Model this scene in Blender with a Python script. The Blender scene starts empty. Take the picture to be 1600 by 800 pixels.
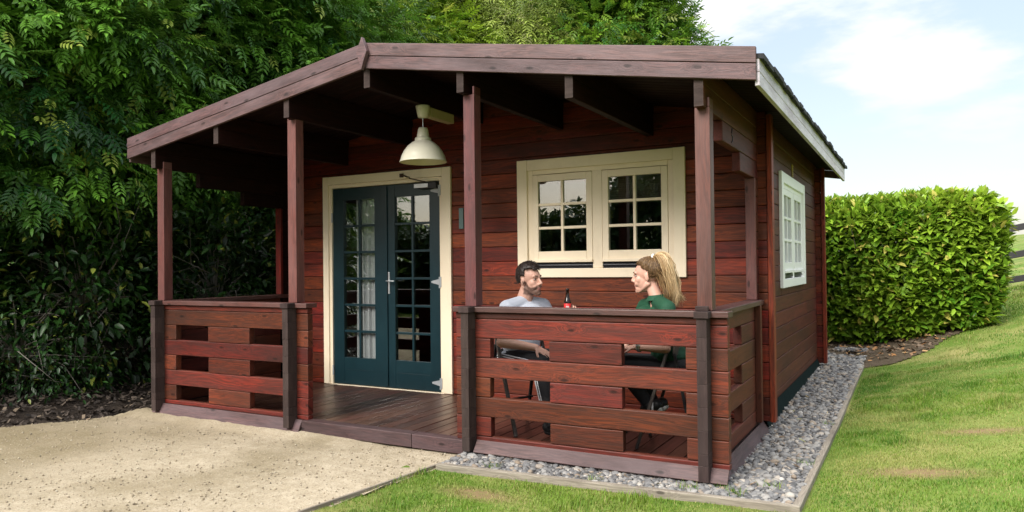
import bpy, bmesh, math, random
import numpy as np
from mathutils import Vector, Matrix, Quaternion, noise as mnoise
random.seed(7); RNG = np.random.default_rng(11)
S = bpy.context.scene
C = S.collection
R = math.radians

# ------------------------------------------------------------------ helpers
def tag(o, label=None, cat=None, group=None, kind=None):
    if label: o['label'] = label
    if cat: o['category'] = cat
    if group: o['group'] = group
    if kind: o['kind'] = kind
    return o

def empty(name, loc=(0, 0, 0), rz=0, label=None, cat=None, group=None):
    o = bpy.data.objects.new(name, None); C.objects.link(o)
    o.location = loc; o.rotation_euler = (0, 0, rz); o.empty_display_size = .2
    return tag(o, label, cat, group)

def mesh_obj(name, me, mat=None, parent=None):
    o = bpy.data.objects.new(name, me); C.objects.link(o)
    if mat: me.materials.append(mat)
    if parent is not None: o.parent = parent
    return o

def fast_mesh(name, V, loops, starts, totals, smooth=False, attrs=None):
    me = bpy.data.meshes.new(name)
    V = np.asarray(V, np.float32)
    me.vertices.add(len(V)); me.vertices.foreach_set('co', V.ravel())
    me.loops.add(len(loops)); me.loops.foreach_set('vertex_index', np.asarray(loops, np.int32))
    me.polygons.add(len(starts)); me.polygons.foreach_set('loop_start', np.asarray(starts, np.int32))
    try: me.polygons.foreach_set('loop_total', np.asarray(totals, np.int32))
    except Exception: pass
    if smooth: me.polygons.foreach_set('use_smooth', np.ones(len(starts), bool))
    for k, a in (attrs or {}).items():
        a = np.asarray(a, np.float32)
        if a.ndim == 1:
            at = me.attributes.new(k, 'FLOAT', 'POINT'); at.data.foreach_set('value', a)
        else:
            at = me.attributes.new(k, 'FLOAT_VECTOR', 'POINT'); at.data.foreach_set('vector', a.ravel())
    me.update(calc_edges=True); me.validate()
    return me

class MB:
    """collects boxes, tubes and prisms into one mesh with grain coordinates"""
    def __init__(s): s.V = []; s.F = []; s.G = []; s.N = []; s.M = []
    def add(s, vs, fs, g=None, rnd=None, m=0):
        b = len(s.V); rnd = random.random() if rnd is None else rnd
        off = Vector((random.uniform(0, 50), random.uniform(0, 20), random.uniform(0, 20)))
        for i, v in enumerate(vs):
            s.V.append(tuple(v)); s.N.append(rnd)
            q = Vector(g[i]) if g else Vector(v)
            s.G.append(tuple(q + off))
        for f in fs: s.F.append(tuple(b + i for i in f)); s.M.append(m)
    def box(s, x0, x1, y0, y1, z0, z1, ax='x', rnd=None, m=0):
        vs = [(x, y, z) for x in (x0, x1) for y in (y0, y1) for z in (z0, z1)]
        fs = [(0, 1, 3, 2), (4, 6, 7, 5), (0, 4, 5, 1), (2, 3, 7, 6), (0, 2, 6, 4), (1, 5, 7, 3)]
        k = 'xyz'.index(ax); o = [i for i in range(3) if i != k]
        s.add(vs, fs, [(v[k], v[o[0]], v[o[1]]) for v in vs], rnd, m)
    def obox(s, c, u, v, w, du, dv, dw, rnd=None, m=0):
        """box centred at c, long axis u"""
        c, u, v, w = Vector(c), Vector(u).normalized(), Vector(v).normalized(), Vector(w).normalized()
        vs = []; g = []
        for a in (-du / 2, du / 2):
            for b in (-dv / 2, dv / 2):
                for d in (-dw / 2, dw / 2):
                    vs.append(c + u * a + v * b + w * d); g.append((a, b, d))
        s.add(vs, [(0, 1, 3, 2), (4, 6, 7, 5), (0, 4, 5, 1), (2, 3, 7, 6), (0, 2, 6, 4), (1, 5, 7, 3)], g, rnd, m)
    def bar(s, p0, p1, w, h, up=(0, 0, 1), rnd=None):
        p0, p1 = Vector(p0), Vector(p1); u = (p1 - p0); L = u.length; u.normalize()
        v = Vector(up).cross(u).normalized(); ww = u.cross(v)
        s.obox((p0 + p1) / 2, u, v, ww, L, w, h, rnd)
    def prism(s, poly, y0, y1, axis='y', rnd=None):
        """poly of 2-D points extruded along axis; poly in the remaining two axes"""
        n = len(poly); vs = []; g = []
        for t in (y0, y1):
            for (a, b) in poly:
                p = {'y': (a, t, b), 'x': (t, a, b), 'z': (a, b, t)}[axis]
                vs.append(p); g.append((a, t, b))
        fs = [tuple(range(n)), tuple(range(2 * n - 1, n - 1, -1))]
        fs += [(i, i + n, (i + 1) % n + n, (i + 1) % n) for i in range(n)]
        s.add(vs, fs, g, rnd)
    def tube(s, pts, rad, n=8, rnd=None, caps=True):
        pts = [Vector(p) for p in pts]; m = len(pts)
        if not hasattr(rad, '__len__'): rad = [rad] * m
        vs = []; g = []; L = 0; ref = None
        for i, p in enumerate(pts):
            d = (pts[min(i + 1, m - 1)] - pts[max(i - 1, 0)]).normalized()
            if ref is None:
                ref = d.orthogonal().normalized()
            ref = (ref - d * ref.dot(d)).normalized(); b = d.cross(ref)
            if i: L += (p - pts[i - 1]).length
            for k in range(n):
                a = 2 * math.pi * k / n
                vs.append(p + (ref * math.cos(a) + b * math.sin(a)) * rad[i]); g.append((L, math.cos(a) * rad[i], math.sin(a) * rad[i]))
        fs = [(i * n + k, i * n + (k + 1) % n, (i + 1) * n + (k + 1) % n, (i + 1) * n + k) for i in range(m - 1) for k in range(n)]
        if caps: fs += [tuple(range(n - 1, -1, -1)), tuple((m - 1) * n + k for k in range(n))]
        s.add(vs, fs, g, rnd)
    def lathe(s, prof, c=(0, 0, 0), n=28, rnd=None):
        vs = [(c[0] + r * math.cos(2 * math.pi * k / n), c[1] + r * math.sin(2 * math.pi * k / n), c[2] + z) for r, z in prof for k in range(n)]
        m = len(prof)
        fs = [(i * n + k, i * n + (k + 1) % n, (i + 1) * n + (k + 1) % n, (i + 1) * n + k) for i in range(m - 1) for k in range(n)]
        s.add(vs, fs, None, rnd)
    def ball(s, c, r, M=None, nu=14, nv=9, rnd=None):
        if not hasattr(r, '__len__'): r = (r, r, r)
        vs = []
        for j in range(1, nv):
            t = math.pi * j / nv
            for i in range(nu):
                a = 2 * math.pi * i / nu
                vs.append(Vector((r[0] * math.sin(t) * math.cos(a), r[1] * math.sin(t) * math.sin(a), r[2] * math.cos(t))))
        vs += [Vector((0, 0, r[2])), Vector((0, 0, -r[2]))]
        q = len(vs)
        fs = [(j * nu + i, (j + 1) * nu + i, (j + 1) * nu + (i + 1) % nu, j * nu + (i + 1) % nu) for j in range(nv - 2) for i in range(nu)]
        fs += [(q - 2, i, (i + 1) % nu) for i in range(nu)] + [(q - 1, (nv - 2) * nu + (i + 1) % nu, (nv - 2) * nu + i) for i in range(nu)]
        if M is not None: vs = [M @ v for v in vs]
        s.add([v + Vector(c) for v in vs], fs, None, rnd)
    def cone(s, p0, p1, r0, r1, n=14, caps=True):
        """tapered limb with round ends"""
        s.tube([p0, p1], [r0, r1], n)
        if caps: s.ball(p0, r0); s.ball(p1, r1)
    def mesh(s, name, recalc=True):
        me = bpy.data.meshes.new(name); me.from_pydata(s.V, [], s.F)
        a = me.attributes.new('gc', 'FLOAT_VECTOR', 'POINT'); a.data.foreach_set('vector', np.array(s.G, np.float32).ravel())
        a = me.attributes.new('rnd', 'FLOAT', 'POINT'); a.data.foreach_set('value', np.array(s.N, np.float32))
        if any(s.M): me.polygons.foreach_set('material_index', np.array(s.M, np.int32))
        if recalc:
            bm = bmesh.new(); bm.from_mesh(me); bmesh.ops.recalc_face_normals(bm, faces=bm.faces); bm.to_mesh(me); bm.free()
        me.update(); return me
    def build(s, name, mat, parent=None, bevel=0, smooth=False, seg=2):
        me = s.mesh(name)
        if smooth: me.polygons.foreach_set('use_smooth', np.ones(len(me.polygons), bool))
        o = mesh_obj(name, me, None, parent)
        for mm in (mat if isinstance(mat, (list, tuple)) else [mat]): me.materials.append(mm)
        if bevel:
            b = o.modifiers.new('bevel', 'BEVEL'); b.width = bevel; b.segments = seg; b.limit_method = 'ANGLE'; b.angle_limit = R(40)
            b.harden_normals = False
        if smooth:
            pass
        return o

# ------------------------------------------------------------------ materials
class NT:
    def __init__(s, name):
        s.mat = bpy.data.materials.new(name); s.mat.use_nodes = True
        s.t = s.mat.node_tree; s.t.nodes.clear()
        s.out = s.t.nodes.new('ShaderNodeOutputMaterial')
    def n(s, typ, ins=None, **kw):
        nd = s.t.nodes.new(typ)
        for k, v in kw.items(): setattr(nd, k, v)
        for k, v in (ins or {}).items():
            sk = nd.inputs[k]
            if isinstance(v, bpy.types.NodeSocket): s.t.links.new(v, sk)
            elif v is not None:
                if sk.type == 'RGBA' and len(v) == 3: v = (*v, 1)
                sk.default_value = v
        return nd
    def math(s, op, a, b=0.0, clamp=False):
        nd = s.n('ShaderNodeMath', {0: a, 1: b}, operation=op); nd.use_clamp = clamp; return nd.outputs[0]
    def mix(s, f, a, b, blend='MIX'):
        nd = s.n('ShaderNodeMix', {0: f, 6: a, 7: b}, data_type='RGBA', blend_type=blend); nd.clamp_factor = True
        return nd.outputs[2]
    def ramp(s, f, stops, interp='LINEAR'):
        nd = s.n('ShaderNodeValToRGB', {0: f}); cr = nd.color_ramp; cr.interpolation = interp
        while len(cr.elements) < len(stops): cr.elements.new(.5)
        for e, (p, c) in zip(cr.elements, stops):
            e.position = p; e.color = (c, c, c, 1) if not hasattr(c, '__len__') else (*c, 1)
        return nd.outputs[0]
    def noise(s, vec, scale, detail=3, rough=.5, dist=0.0):
        nd = s.n('ShaderNodeTexNoise', {'Vector': vec, 'Scale': scale, 'Detail': detail, 'Roughness': rough, 'Distortion': dist}); return nd.outputs['Fac']
    def vmul(s, vec, m):
        return s.n('ShaderNodeVectorMath', {0: vec, 1: m}, operation='MULTIPLY').outputs[0]
    def attr(s, name):
        return s.n('ShaderNodeAttribute', attribute_name=name)
    def pbr(s, col, rough=.5, bump=None, bstr=.3, bdist=.01, spec=.5, metal=0.0, **kw):
        ins = {'Base Color': col, 'Roughness': rough, 'Specular IOR Level': spec, 'Metallic': metal}
        ins.update(kw)
        p = s.n('ShaderNodeBsdfPrincipled', ins)
        if bump is not None:
            b = s.n('ShaderNodeBump', {'Height': bump, 'Strength': bstr, 'Distance': bdist}); s.t.links.new(b.outputs[0], p.inputs['Normal'])
        return p
    def done(s, sh):
        s.t.links.new(sh.outputs[0] if hasattr(sh, 'outputs') else sh, s.out.inputs[0]); return s.mat

def wood(name, ca, cb, cdark, fade=None, fadeamt=.0, var=.35, rough=(.35, .6), bump=.25, knots=1.0, spec=.5, grain=1.0, wear=None, wearamt=.6):
    t = NT(name); gc = t.attr('gc').outputs['Vector']; rnd = t.attr('rnd').outputs['Fac']
    warp = t.n('ShaderNodeTexNoise', {'Vector': t.vmul(gc, (1.3, 5, 5)), 'Scale': 1.0, 'Detail': 2})
    wv = t.n('ShaderNodeVectorMath', {0: warp.outputs['Color'], 1: (.0, .12, .12)}, operation='MULTIPLY').outputs[0]
    # knots
    sp = t.n('ShaderNodeSeparateXYZ', {0: gc}).outputs; kc = t.n('ShaderNodeCombineXYZ', {0: t.math('MULTIPLY', sp[0], 2.9), 1: t.math('MULTIPLY', t.math('ADD', sp[1], sp[2]), 7.4)}).outputs[0]
    kv = t.n('ShaderNodeTexVoronoi', {'Vector': kc, 'Scale': 1.0, 'Randomness': 1.0}, feature='F1', voronoi_dimensions='2D')
    ksel = t.n('ShaderNodeSeparateColor', {0: kv.outputs['Color']}).outputs[0]
    ksel = t.math('GREATER_THAN', ksel, .54)
    kd = kv.outputs['Distance']
    kcore = t.math('MULTIPLY', t.ramp(kd, [(0, 1), (.05, .9), (.10, 0)]), ksel)
    khalo = t.math('MULTIPLY', t.ramp(kd, [(0, 1), (.35, 0)]), ksel)
    v2 = t.n('ShaderNodeVectorMath', {0: gc, 1: wv}, operation='ADD').outputs[0]
    kh = t.n('ShaderNodeCombineXYZ', {1: t.math('MULTIPLY', khalo, .05), 2: t.math('MULTIPLY', khalo, .05)}).outputs[0]
    v2 = t.n('ShaderNodeVectorMath', {0: v2, 1: kh}, operation='ADD').outputs[0]
    g1 = t.noise(t.vmul(v2, (1.2, 26, 26)), 1.0, 4, .6)
    g2 = t.noise(t.vmul(v2, (5, 150, 150)), 1.0, 2, .5)
    patch = t.noise(t.vmul(gc, (1.1, 3, 3)), 1.0, 4, .6)
    col = t.mix(t.ramp(g1, [(.38, 0), (.62, 1)]), ca, cb)
    col = t.mix(t.math('MULTIPLY', t.ramp(g2, [(.44, 1), (.56, 0)]), .45 * grain), col, cdark)
    col = t.mix(t.ramp(patch, [(.50, 0), (.68, .75)]), col, cdark)
    if fade:
        p2 = t.noise(t.vmul(gc, (2.3, 9, 9)), 1.0, 4, .65)
        f = t.math('MULTIPLY', t.ramp(p2, [(.35, .25), (.7, 1)]), fadeamt)
        col = t.mix(f, col, fade)
    vv = t.math('MULTIPLY_ADD', rnd, var * 2); t.t.nodes[-1].inputs[2].default_value = 1 - var
    h = t.math('MULTIPLY_ADD', t.math('FRACT', t.math('MULTIPLY', rnd, 7.31)), .024); t.t.nodes[-1].inputs[2].default_value = .490
    col = t.n('ShaderNodeHueSaturation', {'Hue': h, 'Saturation': 1.0, 'Value': vv, 'Fac': 1.0, 'Color': col}).outputs[0]
    if knots: col = t.mix(t.math('MULTIPLY', kcore, .8 * knots), col, tuple(x * .35 for x in cdark))
    if wear:
        bv = t.n('ShaderNodeBevel', {'Radius': .0075}, samples=4); dp = t.n('ShaderNodeVectorMath', {0: bv.outputs[0], 1: t.n('ShaderNodeNewGeometry').outputs['True Normal']}, operation='DOT_PRODUCT').outputs['Value']
        ed = t.ramp(dp, [(.70, 1), (.97, 0)]); wn = t.noise(t.vmul(gc, (5, 20, 20)), 1, 4, .7)
        col = t.mix(t.math('MULTIPLY', t.math('MULTIPLY', ed, t.ramp(wn, [(.38, 0), (.62, 1)])), wearamt), col, wear)
    rg = t.n('ShaderNodeMapRange', {0: g1, 3: rough[0], 4: rough[1]}).outputs[0]
    hgt = t.math('ADD', t.math('MULTIPLY', g1, .6), t.math('MULTIPLY', g2, .5))
    return t.done(t.pbr(col, rg, hgt, bump, .004, spec))

def paint(name, col, rough=.4, var=.06, bump=.15, dirt=.0, dirtcol=(.1, .07, .05), spec=.5):
    t = NT(name); gc = t.attr('gc').outputs['Vector']
    n1 = t.noise(t.vmul(gc, (3, 30, 30)), 1, 3); n2 = t.noise(t.vmul(gc, (4, 6, 6)), 1, 5, .65)
    c = t.mix(n2, tuple(x * (1 - var * 1.6) for x in col), tuple(min(1, x * (1 + var)) for x in col))
    if dirt: c = t.mix(t.math('MULTIPLY', t.ramp(n2, [(.52, 0), (.75, 1)]), dirt), c, dirtcol)
    return t.done(t.pbr(c, rough, n1, bump, .003, spec))

def plain(name, col, rough=.5, metal=0.0, spec=.5, noise_amt=.15, scale=12.0):
    t = NT(name); tc = t.n('ShaderNodeTexCoord').outputs['Object']
    n = t.noise(tc, scale, 4, .6)
    c = t.mix(n, tuple(x * (1 - noise_amt) for x in col), tuple(min(1, x * (1 + noise_amt)) for x in col))
    return t.done(t.pbr(c, rough, n, .08, .003, spec, metal))

def leaf_mat(name, ca, cb, cy, yel=.06, transl=.35, rough=.42, spec=.45):
    t = NT(name); rnd = t.attr('rnd').outputs['Fac']; cl = t.attr('clump').outputs['Fac']
    c = t.mix(cl, ca, cb)
    v = t.math('MULTIPLY_ADD', t.math('FRACT', t.math('MULTIPLY', rnd, 13.7)), .7); t.t.nodes[-1].inputs[2].default_value = .65
    c = t.n('ShaderNodeHueSaturation', {'Hue': .5, 'Saturation': 1.0, 'Value': v, 'Fac': 1.0, 'Color': c}).outputs[0]
    c = t.mix(t.math('GREATER_THAN', rnd, 1 - yel), c, cy)
    p = t.pbr(c, rough, None, spec=spec)
    tr = t.n('ShaderNodeBsdfTranslucent', {'Color': t.mix(.2, c, cy)})
    m = t.n('ShaderNodeMixShader', {0: transl, 1: p.outputs[0], 2: tr.outputs[0]})
    return t.done(m)

M = {}
M['log'] = wood('log_stain', (.26, .030, .009), (.120, .015, .006), (.030, .006, .004), fade=(.11, .030, .020), fadeamt=.4, var=.38, rough=(.44, .64), bump=.45, spec=.28, grain=1.3, wear=(.30, .15, .12), wearamt=.5)
M['rail'] = wood('rail_stain', (.185, .026, .011), (.100, .015, .008), (.026, .008, .005), fade=(.075, .027, .020), fadeamt=.55, var=.32, rough=(.44, .66), bump=.55, spec=.28, grain=1.4, wear=(.30, .19, .15), wearamt=.8)
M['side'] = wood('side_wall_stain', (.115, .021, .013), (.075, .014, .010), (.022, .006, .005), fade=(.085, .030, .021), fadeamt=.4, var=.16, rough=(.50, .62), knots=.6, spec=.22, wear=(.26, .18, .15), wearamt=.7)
M['post'] = wood('post_stain', (.140, .036, .030), (.095, .023, .019), (.03, .010, .009), fade=(.17, .082, .080), fadeamt=.55, var=.12, rough=(.42, .6), bump=.45, spec=.35, grain=1.3, wear=(.28, .17, .16), wearamt=.6)
M['fascia'] = wood('weathered_fascia', (.130, .057, .053), (.070, .028, .026), (.020, .009, .009), fade=(.185, .128, .138), fadeamt=.62, var=.10, rough=(.45, .65), bump=.55, spec=.35, grain=1.7, wear=(.34, .26, .25), wearamt=.6)
M['eave'] = wood('eave_fascia', (.62, .56, .62), (.50, .44, .49), (.18, .11, .12), fade=(.70, .67, .73), fadeamt=.7, var=.06, rough=(.36, .55), bump=.4, grain=1.2)  # sky sheen put into the pale colour of the right-hand eave
M['skirt'] = wood('weathered_skirting', (.095, .046, .045), (.055, .026, .025), (.02, .010, .010), fade=(.115, .078, .084), fadeamt=.6, var=.22, rough=(.5, .7), bump=.6, spec=.35, grain=1.6, wear=(.30, .22, .17), wearamt=.7)
M['shadewood'] = wood('shade_darkened_wood', (.020, .005, .003), (.011, .003, .0025), (.005, .002, .002), var=.2, rough=(.55, .75), spec=.15)  # porch shade put into the wood colour, nearly black
M['endgrain'] = wood('end_grain', (.042, .024, .021), (.022, .013, .012), (.010, .006, .006), fade=(.075, .052, .048), fadeamt=.6, var=.08, rough=(.7, .9), bump=.9, knots=0, spec=.25, wear=(.16, .12, .11), wearamt=.4)
M['deck'] = wood('deck_boards', (.080, .024, .014), (.044, .014, .009), (.014, .007, .005), fade=(.105, .060, .046), fadeamt=.45, var=.45, rough=(.25, .45), bump=.6, spec=.4)
M['cap'] = wood('rail_cap', (.092, .028, .022), (.052, .017, .014), (.018, .008, .007), fade=(.115, .058, .052), fadeamt=.6, var=.2, rough=(.38, .6), bump=.45, wear=(.34, .25, .23), wearamt=.8)
M['cream'] = paint('cream_paint', (.86, .74, .555), .42, .05, .1, .25, (.38, .29, .18))
M['white'] = paint('white_paint', (.88, .875, .875), .38, .03, .1)
M['teal'] = paint('dark_teal_paint', (.006, .026, .034), .33, .25, .3, .25, (.014, .038, .044))
M['steel'] = plain('galvanised_steel', (.62, .64, .66), .38, .9)
M['dirtysteel'] = plain('dull_hinge_steel', (.40, .42, .44), .5, .3)
M['black'] = plain('black_metal', (.014, .014, .016), .4)
M['chair'] = plain('grey_brown_chair_frame', (.10, .085, .078), .42)
M['closerarm'] = plain('rusty_arm', (.05, .025, .012), .6)
M['lamp'] = plain('cream_enamel', (.60, .575, .47), .28, noise_amt=.04)
M['lampin'] = plain('lamp_inner_enamel', (.62, .58, .42), .4, noise_amt=.04)
M['trunking'] = plain('cream_trunking', (.48, .40, .25), .45)
M['shingle'] = plain('bitumen_shingle', (.022, .023, .026), .9, noise_amt=.4, scale=60)
M['membrane'] = plain('dark_green_sheet', (.005, .012, .012), .9, 0, .08, noise_amt=.5, scale=9)
M['mesh'] = plain('yellow_vent', (.35, .24, .05), .6)
M['blackgap'] = plain('black_window_seal', (.012, .014, .02), .3)
M['curtain'] = None
t = NT('white_net_curtain'); p = t.pbr((.90, .90, .92), .8); tr = t.n('ShaderNodeBsdfTranslucent', {'Color': (.8, .8, .82, 1)})
M['curtain'] = t.done(t.n('ShaderNodeMixShader', {0: .35, 1: p.outputs[0], 2: tr.outputs[0]}))
t = NT('window_glass'); bf = t.n('ShaderNodeNewGeometry').outputs['Backfacing']; ior = t.n('ShaderNodeMapRange', {0: bf, 3: 1.6, 4: 1 / 1.6}).outputs[0]; lw = t.n('ShaderNodeFresnel', {'IOR': ior})
gl = t.n('ShaderNodeBsdfGlossy', {'Color': (.92, .95, .97, 1), 'Roughness': .012}); tp = t.n('ShaderNodeBsdfTransparent', {'Color': (.90, .92, .91, 1)})
ff = t.math('MULTIPLY', lw.outputs[0], 2.6, True)
M['glass'] = t.done(t.n('ShaderNodeMixShader', {0: ff, 1: tp.outputs[0], 2: gl.outputs[0]}))
M['interior'] = plain('interior_pine', (.045, .026, .016), .7)
M['blind'] = plain('olive_blind', (.12, .105, .07), .7)
t = NT('skin'); bd = t.attr('beard').outputs['Fac']; lp = t.attr('lip').outputs['Fac']; n = t.noise(t.n('ShaderNodeTexCoord').outputs['Object'], 28, 4, .6); nf = t.noise(t.n('ShaderNodeTexCoord').outputs['Object'], 420, 2, .6)
c = t.mix(n, (.53, .29, .215), (.63, .37, .285)); c = t.mix(lp, c, (.42, .15, .13)); c = t.mix(t.math('MULTIPLY', bd, t.ramp(nf, [(.25, .55), (.6, .90)])), c, (.060, .030, .020))
M['skin'] = t.done(t.pbr(c, .5, t.math('MULTIPLY', nf, bd), .5, .004))
M['lips'] = plain('lips', (.42, .15, .13), .45, noise_amt=.05)
M['beard'] = plain('dark_beard', (.085, .042, .028), .75, noise_amt=.4, scale=300)
M['mhair'] = plain('dark_brown_hair', (.022, .013, .010), .5, noise_amt=.4, scale=120)
M['eyew'] = plain('eye_white', (.40, .36, .34), .3)
M['eyed'] = plain('dark_iris', (.03, .018, .012), .2)
M['shirtg'] = plain('pale_grey_cotton', (.50, .53, .60), .85, noise_amt=.07, scale=14)
M['polo'] = plain('bottle_green_cotton', (.005, .058, .026), .8, noise_amt=.15, scale=14)
M['trouser'] = plain('black_cloth', (.010, .010, .013), .75)
M['stripe'] = plain('white_stripe', (.75, .75, .78), .6)
M['shoe'] = plain('black_shoe', (.012, .012, .013), .55)
M['sole'] = plain('white_rubber', (.72, .72, .72), .5)
t = NT('blonde_hair'); rnd = t.attr('rnd').outputs['Fac']
c = t.ramp(rnd, [(0, (.095, .050, .020)), (.45, (.38, .235, .10)), (1, (.78, .60, .36))]); M['blonde'] = t.done(t.pbr(c, .42))
t = NT('dark_blonde_hair'); rnd = t.attr('rnd').outputs['Fac']; c = t.ramp(rnd, [(0, (.075, .040, .017)), (.3, (.16, .092, .042)), (.5, (.30, .19, .095))]); M['combed'] = t.done(t.pbr(c, .45))
M['roots'] = plain('dark_blonde_roots', (.12, .062, .024), .8, noise_amt=.3, scale=160)
M['bottle'] = plain('dark_brown_glass', (.012, .006, .004), .08, noise_amt=.0)
M['label'] = plain('red_paper', (.62, .02, .02), .5)
M['bark'] = plain('bark', (.07, .055, .042), .9, noise_amt=.5, scale=9)
M['paleb'] = plain('pale_bark', (.22, .20, .17), .85, noise_amt=.4, scale=12)
M['fence'] = plain('black_fence_timber', (.022, .021, .024), .75, noise_amt=.3)
M['edging'] = wood('timber_edging', (.30, .26, .21), (.22, .185, .15), (.11, .09, .07), var=.15, rough=(.7, .9), bump=.5)
M['plaque'] = plain('grey_green_plate', (.09, .15, .15), .4)

# ------------------------------------------------------------------ calibrated geometry
AX = (-3.430, -1.800, -.114, 1.512)         # the four post lines
XC, SL = -.959, .1613                        # ridge line, roof slope
FT = 2.891                                   # top of fascia at the ridge
YF = -1.557                                  # face of the front railing
def ftop(x): return FT - SL * abs(x - XC)
def U(x): return FT - .080 - SL * abs(x - XC)   # roof underside
HW = .030; H = .135
GF = .049; GS = -.0185                       # course lines: front, side (half a course apart)
YB = 3.76                                    # rear wall line

def sstep(a, b, x):
    t = np.clip((x - a) / (b - a), 0, 1); return t * t * (3 - 2 * t)
def g(x, y):
    """ground height"""
    x = np.asarray(x, float); y = np.asarray(y, float)
    base = -.105 + .03 * sstep(-1, 4, y) + .075 * np.clip(y - 4, 0, 5) + .03 * np.clip(y - 9, 0, 60)
    k = .10 + .12 * sstep(-2.5, 4, y)
    xr = np.clip(x - 2.03, 0, None); xr = np.where(xr > 5, 5 + 3 * (1 - np.exp(-(xr - 5) / 6)), xr)
    z = base * 1.0 + k * xr
    z = z + .07 * sstep(-3.75, -5.2, x) + .03 * np.clip(-x - 6, 0, 30)
    z = z - .02 * np.clip(-y - 4, 0, 10)
    return z
def gz(x, y): return float(g(x, y))

cab = empty('log_cabin', (0, 0, 0), 0, 'dark red log cabin with a covered front porch, teal double doors and cream windows', 'cabin')

# ---- log walls
def courses(mb, axis, a0, a1, c, z0, z1, grid, openings=(), gable=False, rnds=None):
    """stack of logs; axis 'x' runs along X at Y=c, 'y' along Y at X=c"""
    k0 = math.floor((z0 - grid) / H); k = k0
    while grid + k * H < z1:
        lo, hi = max(z0, grid + k * H), min(z1, grid + (k + 1) * H); k += 1
        if hi - lo < .012: continue
        segs = [(a0, a1, lo, hi)]
        for (o0, o1, p0, p1) in openings:
            ns = []
            for (s0, s1, l, h) in segs:
                if s1 <= o0 or s0 >= o1 or h <= p0 or l >= p1: ns.append((s0, s1, l, h)); continue
                if s0 < o0: ns.append((s0, o0, l, h))
                if s1 > o1: ns.append((o1, s1, l, h))
                if h > p1 + .01: ns.append((max(s0, o0), min(s1, o1), p1, h))
                if l < p0 - .01: ns.append((max(s0, o0), min(s1, o1), l, p0))
            segs = ns
        r = random.random()
        for (s0, s1, l, h) in segs:
            e = random.uniform(-.0012, .0012)
            if gable:
                s0 = max(s0, XC - (FT - .082 - h) / SL); s1 = min(s1, XC + (FT - .082 - h) / SL)
                if s1 - s0 < .1: continue
            if axis == 'x': mb.box(s0, s1, c - HW + e, c + HW + e, l + .0022, h - .0022, 'x', r); mb.box(s0 + .004, s1 - .004, c - .016, c + .016, l, h, 'x', r)
            else: mb.box(c - HW + e, c + HW + e, s0, s1, l + .0022, h - .0022, 'y', r); mb.box(c - .016, c + .016, s0 + .004, s1 - .004, l, h, 'y', r)

D = dict(x0=-2.907, x1=-1.290, z1=2.182)
W1 = dict(x0=-.564, x1=.980, z0=1.116, z1=2.175)
SWN = dict(y0=1.007, y1=2.560, z0=.995, z1=2.051)
mb = MB()
courses(mb, 'x', -3.535, 1.610, HW, .0, 2.40, GF, [(D['x0'] + .06, D['x1'] - .06, -.1, D['z1'] - .06), (W1['x0'] + .06, W1['x1'] - .06, W1['z0'] + .05, W1['z1'] - .06)])
courses(mb, 'x', -3.9, 2.0, HW, 2.344, 2.75, GF, (), True)
mb.prism([(-3.40, 2.30), (1.48, 2.30), (1.48, U(1.48) + .01), (XC, U(XC) + .01), (-3.40, U(-3.40) + .01)], .012, .05)
mb.build('front_wall', M['log'], cab, .0055)
mb = MB(); courses(mb, 'y', -.12, YB + .12, 1.512, .0, 2.0065, GS, [(SWN['y0'] + .06, SWN['y1'] - .06, SWN['z0'] + .05, SWN['z1'] - .05)])
courses(mb, 'y', -1.17, YB + .12, 1.512, 2.0065, 2.1415, GS, [(SWN['y0'] + .06, SWN['y1'] - .06, SWN['z0'] + .05, SWN['z1'] - .05)])
courses(mb, 'y', .0, YB + .12, 1.512, 2.1415, U(1.512), GS)
mb.box(1.483, 1.541, -.64, -.121, 1.8721, 2.0059, 'y')
mb.build('side_wall', M['side'], cab, .0055)
mb = MB(); courses(mb, 'y', -.12, YB + .12, -3.43, .0, 2.38, GS); mb.box(-3.459, -3.401, -1.17, -.121, 2.008, 2.1409, 'y'); mb.box(-3.459, -3.401, -.64, -.121, 1.8721, 2.0059, 'y')
mb.build('side_wall', M['shadewood'], cab, .0055)  # left wall takes the wood with porch shade in its colour
mb = MB(); courses(mb, 'x', -3.535, 1.610, YB, .0, 2.36, GF); mb.prism([(-3.40, 2.30), (1.48, 2.30), (1.48, U(1.48)), (XC, U(XC)), (-3.40, U(-3.40))], YB - .02, YB + .02)
mb.build('rear_wall', M['log'], cab, .0055)
# inside: floor, lining
mb = MB(); mb.box(-3.39, 1.47, .07, YB - .04, -.02, .004, 'y'); mb.box(-3.395, 1.475, YB - .06, YB - .035, .01, 2.4, 'x'); mb.box(-3.39, -3.37, .07, YB - .07, .01, 2.4, 'y')
mb.box(-.62, -.56, 1.7, YB - .07, .01, 2.4, 'y')
mb.build('interior_lining', M['interior'], cab)
# cover boards on the log ends
for nm, (x0, x1, y0, y1, z0, z1) in {'a': (1.612, 1.651, -.014, .076, .0, 2.37), 'b': (1.612, 1.651, YB - .045, YB + .045, .0, 2.37), 'c': (-3.575, -3.537, -.014, .076, .0, 2.37)}.items():
    mb = MB(); mb.box(x0, x1, y0, y1, z0, z1, 'z'); mb.build('corner_board', M['log'], cab, .004)
mb = MB(); mb.box(1.475, 1.549, -.156, -.122, .945, 1.87, 'z'); mb.build('corner_board', M['post'], cab, .004)
mb = MB(); mb.box(-3.467, -3.393, -.156, -.122, .945, 1.87, 'z'); mb.build('corner_board', M['log'], cab, .004)

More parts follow.
